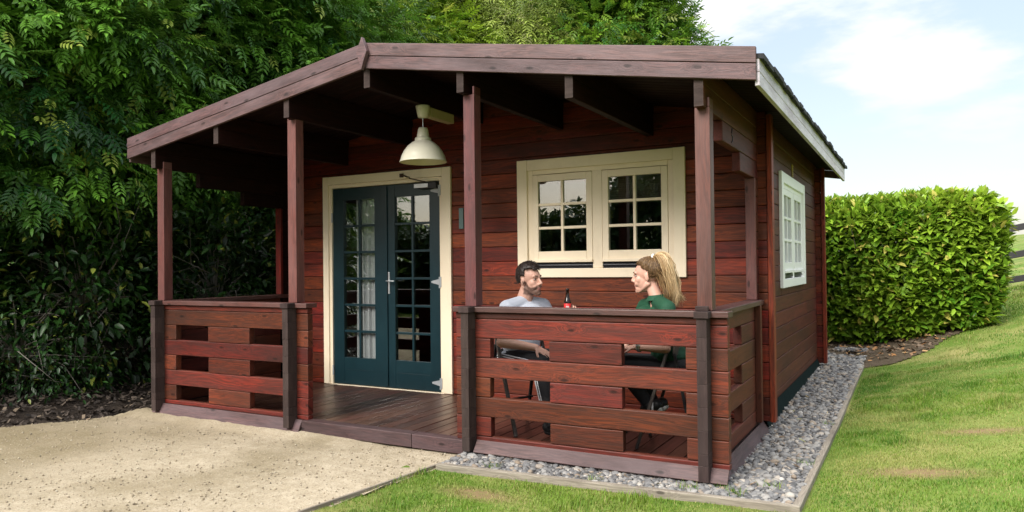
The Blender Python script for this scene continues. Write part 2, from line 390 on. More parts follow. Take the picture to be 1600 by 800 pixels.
# the carpenter's pencilled mark on the cantilevered log end (a 5)
mb = MB(); X5 = 1.5425
def stroke(pts, w=.0045):
    mb.tube([(X5, y, z) for y, z in pts], w, 5)
yc, zt = -.905, 2.128
stroke([(yc + .012, zt), (yc - .006, zt - .032)], .006)
stroke([(yc - .012, zt - .048), (yc + .012, zt - .045), (yc + .022, zt - .066), (yc + .012, zt - .090), (yc - .012, zt - .094)])
mb.build('pencil_mark', M['black'], cab)

# ---- purlins
for k in range(-3, 4):
    x = XC + .8217 * k
    top = U(x) - .001; bot = 2.560 - .1355 * abs(k); y1 = 4.0
    mb = MB()
    if abs(k) == 3:
        x = AX[3] if k > 0 else AX[0]; top = U(abs(x - XC) + XC + .03) - .001; bot = 2.1425
    zs = [bot, (bot + top) / 2, top]; r0 = random.random()
    for i in range(2):
        mb.box(x - .029, x + .029, -1.638, y1 if i or abs(k) == 3 else .3, zs[i] + .0006, zs[i + 1] - .0006, 'y', r0)
    o = mb.build('purlin', M['shadewood'] if k < 3 else M['side'], cab, .004)
    mb = MB(); mb.box(x - .027, x + .027, -1.6425, -1.6386, bot + .003, top - .003, 'x'); mb.build('purlin_end', M['endgrain'], o)

# ---- roof
mb = MB(); ny = int((4.04 + 1.64) / .095)
for sgn in (-1, 1):
    for i in range(ny):
        y0 = -1.639 + i * (5.675 / ny); y1 = y0 + 5.675 / ny
        xe = 2.772
        p0 = (XC + sgn * .001, U(XC)); p1 = (XC + sgn * xe, U(XC + xe))
        a = Vector((p0[0], (y0 + y1) / 2, p0[1] + .010)); b = Vector((p1[0], (y0 + y1) / 2, p1[1] + .010))
        u = (b - a); L = u.length; u.normalize(); w = Vector((0, 1, 0)).cross(u) * -sgn
        mb.obox((a + b) / 2, u, (0, 1, 0), w, L, y1 - y0 - .004, .018)
roof = mb.build('roof_boards', M['shadewood'], cab, .003, seg=1)
mb = MB()
rows = 15
for sgn in (-1, 1):
    for r_ in range(rows):
        d0 = 2.815 - r_ * (2.815 / rows); d1 = d0 - 2.815 / rows - .03
        n = 34
        for i in range(n):
            if r_ > 1 and i not in (0, n - 1) and i % 6: continue
            wd = 5.70 / n; y0 = -1.65 + i * wd + .003; y1 = y0 + wd - .006
            lift = random.uniform(0, .010) + (.008 if random.random() < .15 else 0)
            if not (r_ > 1 and i not in (0, n - 1)): pass
            else: y1 = min(4.05, y0 + wd * 6 - .006)
            za = lambda d: FT - .056 - SL * d
            pts = [(XC + sgn * (d0 + random.uniform(-.006, .012)), za(d0) + .012 + lift), (XC + sgn * max(d1, .0), za(max(d1, 0)) + .010)]
            ex = .030 if r_ == 0 else 0
            pts[0] = (pts[0][0] + sgn * ex, pts[0][1] - SL * ex + (.006 if r_ == 0 else 0)); th_ = .030 if r_ == 0 else .009
            pl = [pts[0], pts[1], (pts[1][0], pts[1][1] - .008), (pts[0][0], pts[0][1] - th_)]
            mb.prism(pl, y0, y1)
mb.build('shingles', M['shingle'], cab)
mb = MB()
for sgn in (-1, 1):
    pl = [(XC + sgn * .0, FT - .060), (XC + sgn * 2.80, FT - .060 - SL * 2.80), (XC + sgn * 2.80, FT - .072 - SL * 2.80), (XC + sgn * .0, FT - .072)]
    mb.prism(pl, -1.638, 4.04)
mb.build('roof_felt', M['shingle'], cab)
# fascias
for sgn in (-1, 1):
    mb = MB()
    for (t0, t1) in ((0, .0925), (.098, .189)):
        xa = XC + sgn * .012; xb = XC + sgn * 2.802
        pl = [(xa, ftop(xa) - t0), (xb, ftop(xb) - t0), (xb, ftop(xb) - t1), (xa, ftop(xa) - t1)]
        vs = [(a, y, b) for y in (-1.672, -1.644) for a, b in pl]
        gcs = [(a, y, t) for y in (-1.672, -1.644) for (a, b), t in zip(pl, (t0, t0, t1, t1))]
        mb.add(vs, [(0, 1, 2, 3), (7, 6, 5, 4), (0, 4, 5, 1), (1, 5, 6, 2), (2, 6, 7, 3), (3, 7, 4, 0)], gcs)
    mb.build('gable_fascia', M['fascia'], cab, .003)
    mb = MB()
    for (t0, t1) in ((0, .094), (.097, .189)):
        xa = XC + sgn * .0; xb = XC + sgn * 2.802
        pl = [(xa, ftop(xa) - t0), (xb, ftop(xb) - t0), (xb, ftop(xb) - t1), (xa, ftop(xa) - t1)]
        mb.prism(pl, 4.042, 4.068)
    mb.build('gable_fascia', M['fascia'], cab, .003)
    xe = XC + sgn * 2.790; ze = FT - SL * 2.79
    mb = MB()
    for (a, b) in ((.062, .140), (.1425, .218)):
        mb.box(min(xe, xe + sgn * .026), max(xe, xe + sgn * .026), -1.642, 4.04, ze - b, ze - a, 'y')
    mb.build('eave_fascia', M['eave'] if sgn > 0 else M['fascia'], cab, .003)
mb = MB(); mb.prism([(-.950, 2.925), (-.905, 2.815), (-.957, 2.682), (-1.003, 2.815)], -1.71, -1.675); mb.build('ridge_finial', M['fascia'], cab, .003)

# ---- posts
for i, x in enumerate(AX):
    r_ = random.random()
    mb = MB(); tz = (2.152, 2.424, 2.424, 2.152)[i]
    w = .0445
    mb.box(x - w, x + w, -1.570, -1.481, .946, tz - .0015, 'z', r_)
    # cheeks that clasp the purlin
    mb.box(x - w, x - .031, -1.569, -1.482, tz - .0005, tz + .055, 'z', r_); mb.box(x + .031, x + w, -1.569, -1.482, tz - .0005, tz + .055, 'z', r_)
    mb.build('porch_post', M['post'], cab, .003)

# ---- railings: stacked log panels with staggered gaps
YA = YF + HW
def rail_panel(x0, x1, gaps, capx, stubs):
    mb = MB()
    rows = [(.859, .905, 0), (.724, .859, 0), (.589, .724, 1), (.454, .589, 0), (.319, .454, 1), (.184, .319, 0), (.049, .184, 1), (.010, .049, 0)]
    for z0, z1, gp in rows:
        segs = [(x0, x1)]
        if gp:
            segs = []; a = x0
            for g0, g1 in gaps: segs.append((a, g0)); a = g1
            segs.append((a, x1))
        for a, b in segs:
            mb.box(a + random.uniform(0, .003), b - random.uniform(0, .003), YA - HW + random.uniform(-.002, .002), YA + HW, z0 + .002, z1 - .002, 'x'); mb.box(a + .004, b - .004, YA - .016, YA + .016, z0, z1, 'x')
    p = mb.build('railing', M['rail'], cab, .0055)
    mb = MB(); mb.box(capx[0], capx[1], YF - .030, YF + .095, .9055, .942, 'x'); mb.build('rail_cap', M['cap'], p, .004)
    for x in stubs:
        mb = MB()
        zz = -.045; k = 0; rs = random.random()
        for z1 in (.049, .1165, .2515, .3865, .5215, .6565, .7915, .904):
            mb.box(x - HW, x + HW, YF - .098 + random.uniform(-.002, .002), YF - .0005, zz + .0003, z1 - .0003, 'z', rs); zz = z1
        mb.box(x - .042, x + .042, YF - .112, YF - .0305, .9055, .9445, 'z')
        mb.build('crossing_log_ends', M['endgrain'], p, .0025)
        mb = MB(); zz = .012
        for z1 in (.1165, .2515, .3865, .5215, .6565, .7915, .904):
            mb.box(x - HW, x + HW, YF + .0605, YF + .16, zz + .0007, z1 - .0007, 'y'); zz = z1
        mb.build('crossing_log_ends', M['rail'], p, .005)
    return p
rail_panel(-3.535, -1.652, [(-3.246, -2.822), (-2.309, -1.889)], (-3.56, -1.64), AX[:2])
rail_panel(-.247, 1.642, [(.032, .481), (.988, 1.389)], (-.262, 1.652), AX[2:])
def side_rail(x, sgn):
    mb = MB()
    rows = [(.7915, .905, 0), (.6565, .7915, 1), (.5215, .6565, 0), (.3865, .5215, 1), (.2515, .3865, 0), (.1165, .2515, 1), (.005, .1165, 0)]
    for z0, z1, gp in rows:
        for a, b in ([(YF + .0615, -1.12), (-.68, -.157)] if gp else [(YF + .0615, -.157)]):
            mb.box(x - HW, x + HW, a, b, z0 + .002, z1 - .002, 'y'); mb.box(x - .016, x + .016, a + .004, b - .004, z0, z1, 'y')
    p = mb.build('railing', M['side'], cab, .0055)
    mb = MB(); mb.box(x - .055, x + .07, YF + .0965, -.018, .9055, .942, 'y') if sgn > 0 else mb.box(x - .07, x + .055, YF + .0965, -.018, .9055, .942, 'y'); mb.build('rail_cap', M['cap'], p, .004)
    mb = MB(); xx = sorted((x + sgn * .0315, x + sgn * .075)); mb.box(xx[0], xx[1], -.205, -.157, .03, .905, 'z'); mb.build('end_board', M['side'], p, .004)
side_rail(AX[3], 1); side_rail(AX[0], -1)
mb = MB(); mb.box(AX[3] - .045, AX[3] + .03, YF - .062, YF - .031, .946, .974, 'x'); mb.build('post_block', M['endgrain'], cab, .004)

# ---- deck, step board, skirtings
mb = MB(); x = -3.395
while x < 1.478:
    w = .112; mb.box(x, min(x + w - .005, 1.48), YF + .062, -.003, -.03 + random.uniform(-.001, .001), .0 + random.uniform(-.0012, .0012), 'y'); x += w
mb.build('porch_deck', M['deck'], cab, .004)
mb = MB(); mb.box(-1.695, -.62, YF - .035, YF + .0615, -.085, .014, 'x'); mb.box(-.617, -.11, YF - .033, YF + .0615, -.087, .013, 'x'); mb.build('step_board', M['skirt'], cab, .005)
def skirt(name, p0, p1, out, h=.085, tilt=.045, z=.012):
    mb = MB(); p0 = Vector(p0); p1 = Vector(p1); o = Vector(out)
    u = (p1 - p0).normalized(); dn = (Vector((0, 0, -h)) + o * tilt).normalized(); nrm = u.cross(dn)
    c = (p0 + p1) / 2 + Vector((0, 0, z)) + (Vector((0, 0, -h)) + o * tilt) / 2 + o * .012
    mb.obox(c, u, dn, nrm, (p1 - p0).length, (h ** 2 + tilt ** 2) ** .5, .018)
    return mb.build(name, M['skirt'], cab, .003)
skirt('skirting_board', (-3.50, YF, 0), (-1.70, YF, 0), (0, -1, 0), .095, .05, .012)
skirt('skirting_board', (-.070, YF, 0), (1.642, YF, 0), (0, -1, 0), .075, .055, .022)
skirt('skirting_board', (1.542, YF + .064, 0), (1.542, -.03, 0), (1, 0, 0), .10, .07, .005)
mb = MB(); mb.box(-3.5, 1.5, YF + .01, YF + .05, -.2, .009, 'x'); mb.box(1.49, 1.53, YF + .07, 3.7, -.2, .0, 'y'); mb.box(-3.45, -3.41, YF + .07, 3.7, -.2, .0, 'y'); mb.build('base_beam', M['endgrain'], cab)
mb = MB(); mb.add([(1.5435, .09, .055), (1.5435, 3.70, .055), (1.60, 3.70, -.12), (1.60, .09, -.12), (1.547, .09, .057), (1.547, 3.70, .057), (1.604, 3.70, -.12), (1.604, .09, -.12)],
    [(0, 1, 2, 3), (7, 6, 5, 4), (0, 4, 5, 1), (1, 5, 6, 2), (2, 6, 7, 3), (3, 7, 4, 0)]); mb.build('damp_proof_sheet', M['membrane'], cab)

# ---- door
mb = MB()
yo, yi = -.028, .075
mb.box(D['x0'], D['x0'] + .075, yo, -.0005, .004, D['z1'], 'z'); mb.box(D['x1'] - .098, D['x1'], yo, -.0005, .004, D['z1'], 'z'); mb.box(D['x0'] + .0755, D['x1'] - .0985, yo, -.0005, 2.098, D['z1'] - .001, 'x')
mb.box(D['x0'] + .06, D['x0'] + .112, -.012, yi, .006, 2.095, 'z'); mb.box(D['x1'] - .138, D['x1'] - .07, -.010, yi, .006, 2.095, 'z'); mb.box(D['x0'] + .1125, D['x1'] - .1385, -.012, yi, 2.058, 2.0965, 'x')
mb.box(D['x0'] + .02, D['x1'] - .0985, -.020, yi, -.0285, .0035, 'x')
mb.build('door_frame', M['cream'], cab, .003)
def door_leaf(x0, x1, px0, px1):
    mb = MB(); y0, y1 = .004, .048; z0, z1 = .012, 2.052; pz0, pz1 = .288, 1.930
    mb.box(x0, px0, y0, y1, z0, z1, 'z'); mb.box(px1, x1, y0, y1, z0, z1, 'z'); mb.box(px0 + .0005, px1 - .0005, y0 + .002, y1, z0 + .001, pz0, 'x'); mb.box(px0 + .0005, px1 - .0005, y0 + .002, y1, pz1, z1 - .001, 'x')
    cx = (px0 + px1) / 2; mb.box(cx - .011, cx + .011, y0 + .007, y1 - .004, pz0 + .0005, pz1 - .0005, 'z')
    for i in range(1, 6):
        z = pz0 + (pz1 - pz0) * i / 6
        for a, b in ((px0 + .0005, cx - .0115), (cx + .0115, px1 - .0005)): mb.box(a, b, y0 + .007, y1 - .004, z - .011, z + .011, 'x')
    mb.box(px0 + .01, px1 - .01, y0 - .0015, y0 + .0015, .16, .165, 'x')
    o = mb.build('door', M['teal'], cab, .004)
    gm = MB(); gm.box(px0 - .004, px1 + .004, .026, .031, pz0 - .004, pz1 + .004); gm.build('glass', M['glass'], o)
    return o
dl = door_leaf(-2.792, -2.089, -2.652, -2.240); dr = door_leaf(-2.083, -1.430, -1.983, -1.557)
mb = MB(); mb.box(-2.092, -2.070, -.012, .0035, .03, 2.04, 'z'); mb.build('astragal', M['teal'], dl, .003)
mb = MB(); mb.box(-2.066, -2.044, -.004, .0035, .955, 1.175, 'z'); mb.tube([(-2.055, -.004, 1.085), (-2.055, -.045, 1.085), (-2.02, -.05, 1.085), (-1.955, -.048, 1.083)], .008, 8); mb.build('handle', M['steel'], dr, .002)
for z in (1.965, 1.075, .095):
    mb = MB(); mb.prism([(-1.44, z - .030), (-1.44, z + .030), (-1.535, z + .008), (-1.535, z - .008)], -.004, .0035); mb.box(-1.4385, -1.4125, -.016, .0035, z - .050, z + .050, 'z'); mb.tube([(-1.432, -.014, z - .06), (-1.432, -.014, z + .05)], .008, 8)
    mb.build('hinge', M['dirtysteel'], dr)
for z in (1.75, .15):
    mb = MB(); mb.tube([(-2.795, -.008, z - .05), (-2.795, -.008, z + .05)], .008, 8); mb.build('hinge', M['dirtysteel'], dl)
mb = MB(); mb.box(-1.655, -1.445, -.045, .0035, 1.985, 2.045, 'x'); clo = mb.build('door_closer', M['black'], dr, .004)
mb = MB(); mb.box(-1.700, -1.535, -.052, -.0455, 1.995, 2.036, 'x'); mb.build('closer_cover', M['steel'], clo, .002)
mb = MB(); mb.bar((-1.56, -.05, 2.05), (-1.70, -.13, 2.085), .022, .010); mb.bar((-1.70, -.13, 2.095), (-1.85, -.035, 2.135), .020, .010); mb.box(-1.875, -1.84, -.05, -.0285, 2.115, 2.15); mb.build('closer_arm', M['closerarm'], clo)
mb = MB(); mb.box(-1.205, -1.155, -.014, -.001, 1.58, 1.78, 'z'); mb.build('key_safe', M['plaque'], cab, .004)
mb = MB(); mb.box(1.5425, 1.549, 1.81, 1.88, 2.075, 2.20); 
for i in range(6): mb.box(1.549, 1.553, 1.815, 1.875, 2.082 + i * .02, 2.09 + i * .02)
mb.build('air_vent', M['mesh'], cab)

# ---- windows
def window(origin, ux, nx, Wd, Ht, mat, name):
    """origin: lower left outer corner; ux along the wall, nx outwards"""
    o0 = Vector(origin); ux = Vector(ux); nx = Vector(nx); up = Vector((0, 0, 1))
    def bx(mb, a0, a1, z0, z1, d0, d1, horiz=True):
        c = o0 + ux * ((a0 + a1) / 2) + up * ((z0 + z1) / 2) + nx * ((d0 + d1) / 2)
        if horiz: mb.obox(c, ux, up, nx, a1 - a0, z1 - z0, abs(d1 - d0))
        else: mb.obox(c, up, ux, nx, z1 - z0, a1 - a0, abs(d1 - d0))
    mb = MB(); cs = .100
    bx(mb, 0, cs, 0, Ht, .0005, .030, False); bx(mb, Wd - cs, Wd, 0, Ht, .0005, .030, False)
    bx(mb, cs + .0005, Wd - cs - .0005, Ht - .095, Ht - .001, .0005, .028); bx(mb, cs + .0005, Wd - cs - .0005, .001, .078, .0005, .028)
    # inner jambs
    bx(mb, cs - .03, cs + .048, .05, Ht - .06, -.065, .006, False); bx(mb, Wd - cs - .048, Wd - cs + .03, .05, Ht - .06, -.065, .006, False)
    bx(mb, cs + .0485, Wd - cs - .0485, Ht - .135, Ht - .06, -.065, .006); bx(mb, cs + .0485, Wd - cs - .0485, .05, .080, -.065, .006)
    bx(mb, Wd / 2 - .045, Wd / 2 + .045, .0805, Ht - .1355, -.065, .010, False)
    w = mb.build(name, mat, cab, .003)
    for s in (0, 1):
        a0 = cs + .050 if s == 0 else Wd / 2 + .047; a1 = Wd / 2 - .047 if s == 0 else Wd - cs - .050
        z0, z1 = .138, Ht - .140; g0, g1 = a0 + .055, a1 - .055; h0, h1 = .232, Ht - .200
        mb = MB()
        bx(mb, a0, g0, z0, z1, -.035, .012, False); bx(mb, g1, a1, z0, z1, -.035, .012, False); bx(mb, g0 + .0005, g1 - .0005, z0, h0, -.035, .012); bx(mb, g0 + .0005, g1 - .0005, h1, z1, -.035, .012)
        cx = (g0 + g1) / 2; bx(mb, cx - .012, cx + .012, h0 + .0005, h1 - .0005, -.028, .008, False)
        for i in (1, 2):
            z = h0 + (h1 - h0) * i / 3
            bx(mb, g0 + .0005, cx - .0125, z - .012, z + .012, -.028, .008); bx(mb, cx + .0125, g1 - .0005, z - .012, z + .012, -.028, .008)
        bx(mb, a0 - .004, a1 + .004, z0 - .004, z0 + .022, .0125, .034)
        sh = mb.build('sash', mat, w, .003)
        mb = MB(); bx(mb, g0 - .004, g1 + .004, h0 - .004, h1 + .004, -.013, -.008); mb.build('glass', M['glass'], w)
        mb = MB(); bx(mb, a0, a1, .0805, z0 - .0045, -.05, -.004); c0 = o0 + ux * a0 + up * .107 + nx * .002; c1 = o0 + ux * a1 + up * .107 + nx * .002; mb.tube([c0, c1], .010, 8); mb.build('black_seal', M['blackgap'], w)
    return w
window((W1['x0'], 0, W1['z0']), (1, 0, 0), (0, -1, 0), W1['x1'] - W1['x0'], W1['z1'] - W1['z0'], M['cream'], 'window')
window((1.542, SWN['y0'], SWN['z0']), (0, 1, 0), (1, 0, 0), SWN['y1'] - SWN['y0'], SWN['z1'] - SWN['z0'], M['white'], 'window')

# ---- curtains and blind (hang from the cabin)
def curtain(x0, x1, y, z0, z1, name, label, folds=9, amp=.022, axis='x'):
    nu, nv = 90, 10; V = []; F = []
    for j in range(nv + 1):
        for i in range(nu + 1):
            s_ = i / nu; z = z1 + (z0 - z1) * j / nv
            yy = y + amp * math.sin(s_ * folds * 6.283 + .4 * math.sin(j * .5)) * (.6 + .4 * math.sin(s_ * 17)) + .004 * math.sin(s_ * 60)
            xx = x0 + (x1 - x0) * s_ + .012 * (j / nv) * math.sin(5 * s_)
            V.append((xx, yy, z) if axis == 'x' else (yy, xx, z))
    for j in range(nv):
        for i in range(nu): a = j * (nu + 1) + i; F.append((a, a + 1, a + nu + 2, a + nu + 1))
    me = bpy.data.meshes.new(name); me.from_pydata(V, [], F); me.polygons.foreach_set('use_smooth', np.ones(len(F), bool))
    o = mesh_obj(name, me, M['curtain']); sm = o.modifiers.new('solid', 'SOLIDIFY'); sm.thickness = .002
    return tag(o, label, 'curtain')
curtain(-2.54, -2.19, .080, .06, 2.02, 'curtain', 'white net curtain hanging behind the panes of the left teal door leaf', 6)
curtain(1.35, 2.2, 1.40, 1.06, 1.98, 'curtain', 'white curtain drawn behind the white framed side window', 12, axis='y')
mb = MB()
for i in range(14): mb.box(.235, .86, .095, .103, 1.775 + i * .0195, 1.792 + i * .0195, 'x')
mb.box(.23, .865, .09, .11, 1.755, 1.773, 'x')
tag(mb.build('window_blind', M['blind']), 'olive slatted blind half lowered behind the right hand cream window sash', 'blind')

# ---- lamp under the ridge purlin
lx, ly = -.959, -.93
lamp = empty('pendant_lamp', (0, 0, 0), 0, 'cream enamel pendant lamp with a wide bell shade hanging above the porch', 'lamp')
mb = MB(); mb.lathe([(.0, 0), (.058, 0), (.060, -.006), (.040, -.098), (.0, -.102)], (lx, ly, 2.5585), 24); mb.build('ceiling_cup', M['lamp'], lamp, smooth=True)
mb = MB(); mb.tube([(lx, ly, 2.46), (lx, ly, 2.36)], .004, 8); mb.build('cord', M['steel'], lamp)
mb = MB()
prof = [(.0, 2.378), (.036, 2.376), (.042, 2.360), (.052, 2.300), (.053, 2.296), (.066, 2.290), (.068, 2.272), (.066, 2.268), (.095, 2.252), (.130, 2.222), (.160, 2.182), (.180, 2.140), (.192, 2.098), (.196, 2.094), (.194, 2.090)]
mb.lathe(prof, (lx, ly, 0), 40); o = mb.build('lamp_shade', M['lamp'], lamp, smooth=True)
mb = MB(); mb.lathe([(.194, 2.0905), (.188, 2.100), (.176, 2.138), (.156, 2.178), (.126, 2.216), (.092, 2.244), (.05, 2.262), (.0, 2.264)], (lx, ly, 0), 40); mb.build('shade_lining', M['lampin'], lamp, smooth=True)
mb = MB(); mb.ball((lx, ly, 2.175), (.03, .03, .04)); mb.cone((lx, ly, 2.2), (lx, ly, 2.26), .018, .018); mb.build('bulb', M['lamp'], lamp, smooth=True)
mb = MB(); mb.box(-1.0, -.93, -.855, -.50, 2.478, 2.557, 'y'); mb.box(-.992, -.938, -.872, -.856, 2.49, 2.55, 'y')
tag(mb.build('cable_trunking', M['trunking'], None, .004), 'cream cable box fixed under the ridge beam beside the pendant lamp', 'cable box')

# ------------------------------------------------------------------ ground
def noise2(x, y, sc, seed=0):
    """cheap smooth value noise, vectorised"""
    x = np.asarray(x) * sc + seed * 17.3; y = np.asarray(y) * sc - seed * 9.1
    xi = np.floor(x).astype(int); yi = np.floor(y).astype(int); fx = x - xi; fy = y - yi
    fx = fx * fx * (3 - 2 * fx); fy = fy * fy * (3 - 2 * fy)
    def h(a, b):
        n = np.sin(a * 127.1 + b * 311.7 + seed * 74.7) * 43758.5453; return n - np.floor(n)
    return (h(xi, yi) * (1 - fx) + h(xi + 1, yi) * fx) * (1 - fy) + (h(xi, yi + 1) * (1 - fx) + h(xi + 1, yi + 1) * fx) * fy
def fbm(x, y, sc, seed=0, o=4):
    return sum(noise2(x, y, sc * 2 ** i, seed + i) * .5 ** (i + 1) for i in range(o)) / (1 - .5 ** o)

def sheet(name, xs, ys, zf, keep=None, mat=None, kind='structure'):
    X, Y = np.meshgrid(xs, ys); Z = zf(X, Y)
    nx, ny = len(xs), len(ys)
    V = np.stack([X, Y, Z], -1).reshape(-1, 3)
    i = np.arange(ny - 1)[:, None] * nx + np.arange(nx - 1)[None]
    Q = np.stack([i, i + 1, i + nx + 1, i + nx], -1)
    if keep is not None:
        cx = (X[:-1, :-1] + X[1:, 1:]) / 2; cy = (Y[:-1, :-1] + Y[1:, 1:]) / 2; Q = Q[keep(cx, cy)]
    Q = Q.reshape(-1, 4)
    used, inv = np.unique(Q, return_inverse=True); V = V[used]; Q = inv.reshape(-1, 4)
    me = fast_mesh(name, V, Q.ravel(), np.arange(len(Q)) * 4, np.full(len(Q), 4), True)
    o = mesh_obj(name, me, mat); return tag(o, kind=kind)

def left_edge(y):   # boundary between path and bark bed
    return -3.58 - .55 * np.clip(-1.45 - y, 0, None) ** .85 - .35 * np.clip(-2.6 - y, 0, None) + .10 * (noise2(y * 0 + 3, y, 2.2, 5) - .5)
EDX = 2.035                                  # timber edging beside the pebbles
def edge_front(x): return -1.925 + (x + .157) * .062
def sand_right(y): return -.145 - (-1.55 - y) * .118

def in_sand(x, y): return (y < YF + .03) & (x > left_edge(y)) & (x < sand_right(y) + .02) & (y > -7.5)
def in_peb(x, y): return ((y > edge_front(x)) & (y < YF + .25) & (x > -.15) & (x < EDX)) | ((x > 1.4) & (x < EDX) & (y >= YF + .2) & (y < 4.55 + .7 * noise2(x, y, 3, 3)))
def in_soil(x, y): return ((x > -3.9) & (x < 2.4 + .45 * (y - 4.0) + .5 * (noise2(x, y, 1.3, 8) - .5)) & (y > 3.95) & (y < 6.2))
def under(x, y): return ((x > -9.2) & (x < -.45) & (y > -7.2) & (y < -1.3)) | ((x > -9.2) & (x < 1.85) & (y > -1.7) & (y < 5.7)) | ((x > -9.2) & (x < -3.6) & (y > -5.6) & (y < 8.6))
def in_mulch(x, y): return (x < np.where(y < -1.4, left_edge(y) + .03, -3.40)) & (x > -9.5) & (y > -6) & (y < 9)

# materials for the ground
def geo_pos(t): return t.n('ShaderNodeNewGeometry').outputs['Position']
t = NT('lawn_ground'); P = geo_pos(t)
n1 = t.noise(P, 1.1, 5, .6); n2 = t.noise(P, 18, 4, .65); n3 = t.noise(P, .45, 3, .5)
c = t.mix(n2, (.05, .110, .012), (.14, .20, .032)); c = t.mix(t.ramp(n1, [(.46, 0), (.66, 1)]), c, (.27, .24, .09)); c = t.mix(t.ramp(n3, [(.4, 0), (.7, .5)]), c, (.14, .23, .03))
for (a, b, rx, ry) in ((.35, -2.25, .24, .10), (2.62, -.92, .34, .12), (3.0, .15, .28, .10)):
    q = t.n('ShaderNodeVectorMath', {0: t.n('ShaderNodeVectorMath', {0: P, 1: (a, b, 0)}, operation='SUBTRACT').outputs[0], 1: (1 / rx, 1 / ry, 0)}, operation='MULTIPLY').outputs[0]
    c = t.mix(t.math('MULTIPLY', t.ramp(t.math('MULTIPLY', t.n('ShaderNodeVectorMath', {0: q}, operation='LENGTH').outputs['Value'], .5), [(.25, 1), (.75, 0)]), t.ramp(n2, [(.3, .5), (.6, 1)])), c, (.21, .145, .075))
M['lawn'] = t.done(t.pbr(c, .9, n2, .6, .02, .2))
t = NT('sand'); P = geo_pos(t)
n1 = t.noise(P, .9, 5, .6); n2 = t.noise(P, 60, 3, .7); n3 = t.noise(P, 9, 5, .7); vo = t.n('ShaderNodeTexVoronoi', {'Vector': P, 'Scale': 130}).outputs
c = t.mix(t.ramp(n3, [(.3, 0), (.7, 1)]), (.34, .28, .195), (.48, .41, .305)); c = t.mix(t.ramp(n1, [(.42, 0), (.66, .8)]), c, (.20, .16, .092))
sc_ = t.n('ShaderNodeSeparateColor', {0: vo[1]}).outputs[0]
c = t.mix(t.math('MULTIPLY', t.ramp(sc_, [(.0, 1), (.12, 1), (.2, 0)]), .45), c, (.16, .13, .09)); c = t.mix(t.ramp(sc_, [(.88, 0), (.97, .4)]), c, (.52, .47, .37))
xs_ = t.n('ShaderNodeSeparateXYZ', {0: P}).outputs; lf = t.math('MULTIPLY', t.n('ShaderNodeMapRange', {0: t.math('ADD', xs_[0], t.math('MULTIPLY', n1, 2.5)), 1: -.6, 2: -2.8}).outputs[0], t.ramp(n3, [(.35, .1), (.62, .75)])); c = t.mix(lf, c, (.17, .135, .075))
hh = t.math('ADD', t.math('MULTIPLY', n2, .5), t.math('ADD', t.math('MULTIPLY', vo[0], .5), t.math('MULTIPLY', n3, 1.6)))
M['sand'] = t.done(t.pbr(c, .95, hh, .6, .010, .15))
t = NT('bark_mulch'); P = geo_pos(t); n1 = t.noise(P, 14, 5, .7); n2 = t.noise(P, 70, 3, .6)
c = t.mix(t.ramp(n1, [(.35, 0), (.7, 1)]), (.016, .012, .010), (.060, .046, .036)); M['mulch'] = t.done(t.pbr(c, .95, t.math('ADD', n1, n2), .9, .03, .15))
t = NT('bare_soil'); P = geo_pos(t); n1 = t.noise(P, 11, 6, .7)
c = t.mix(n1, (.045, .033, .022), (.15, .115, .078)); M['soil'] = t.done(t.pbr(c, .95, n1, .8, .03, .15))
t = NT('pebble'); rnd = t.attr('rnd').outputs['Fac']; n1 = t.noise(geo_pos(t), 45, 4, .6)
c = t.ramp(rnd, [(0, (.055, .055, .057)), (.3, (.13, .130, .134)), (.55, (.21, .206, .20)), (.78, (.30, .288, .27)), (.9, (.24, .18, .125)), (1, (.45, .43, .39))])
c = t.mix(t.ramp(n1, [(.4, 0), (.7, .5)]), c, (.16, .155, .15)); M['pebble'] = t.done(t.pbr(c, .72, n1, .2, .004, .35))
t = NT('grit'); rnd = t.attr('rnd').outputs['Fac']; c = t.ramp(rnd, [(0, (.10, .085, .065)), (.08, (.22, .18, .125)), (.8, (.36, .30, .21)), (1, (.44, .39, .30))]); M['grit'] = t.done(t.pbr(c, .9))
t = NT('grass_blades'); rnd = t.attr('rnd').outputs['Fac']; cl = t.attr('clump').outputs['Fac']
c = t.mix(rnd, (.055, .160, .010), (.180, .285, .030)); c = t.mix(cl, c, (.37, .33, .12))
p = t.pbr(c, .55, spec=.3); tr = t.n('ShaderNodeBsdfTranslucent', {'Color': c}); M['grass'] = t.done(t.n('ShaderNodeMixShader', {0: .3, 1: p.outputs[0], 2: tr.outputs[0]}))
t = NT('bark_chip'); rnd = t.attr('rnd').outputs['Fac']; c = t.ramp(rnd, [(0, (.014, .010, .008)), (.6, (.05, .036, .027)), (.9, (.10, .075, .055)), (1, (.20, .15, .10))]); M['chip'] = t.done(t.pbr(c, .9))

def axis_pts(lo, hi, fine0, fine1, st, grow=1.22):
    a = list(np.arange(fine0, fine1 + st / 2, st)); s_ = st
    while a[-1] < hi: s_ *= grow; a.append(a[-1] + s_)
    s_ = st
    while a[0] > lo: s_ *= grow; a.insert(0, a[0] - s_)
    return np.array(a)
def far_g(x, y):
    d = np.hypot(x, y)
    z = g(np.clip(x, -40, 40), np.clip(y, -40, 60)) + .012 * (fbm(x, y, 2.2, 4) - .5) * 2
    hill = 13 * sstep(60, 230, -y + .25 * np.abs(x)) * (.6 + .7 * fbm(x, y, .012, 2))
    return z + np.where(y < -45, hill, 0) - .25 * sstep(-3.8, -5, y) * 0
sheet('lawn', axis_pts(-260, 260, -6, 7, .16), axis_pts(-320, 260, -5, 10, .16), lambda x, y: far_g(x, y) + np.where(under(x, y), -.12, 0), None, M['lawn'])
def fine(a, b, st): return np.arange(a, b + st / 2, st)
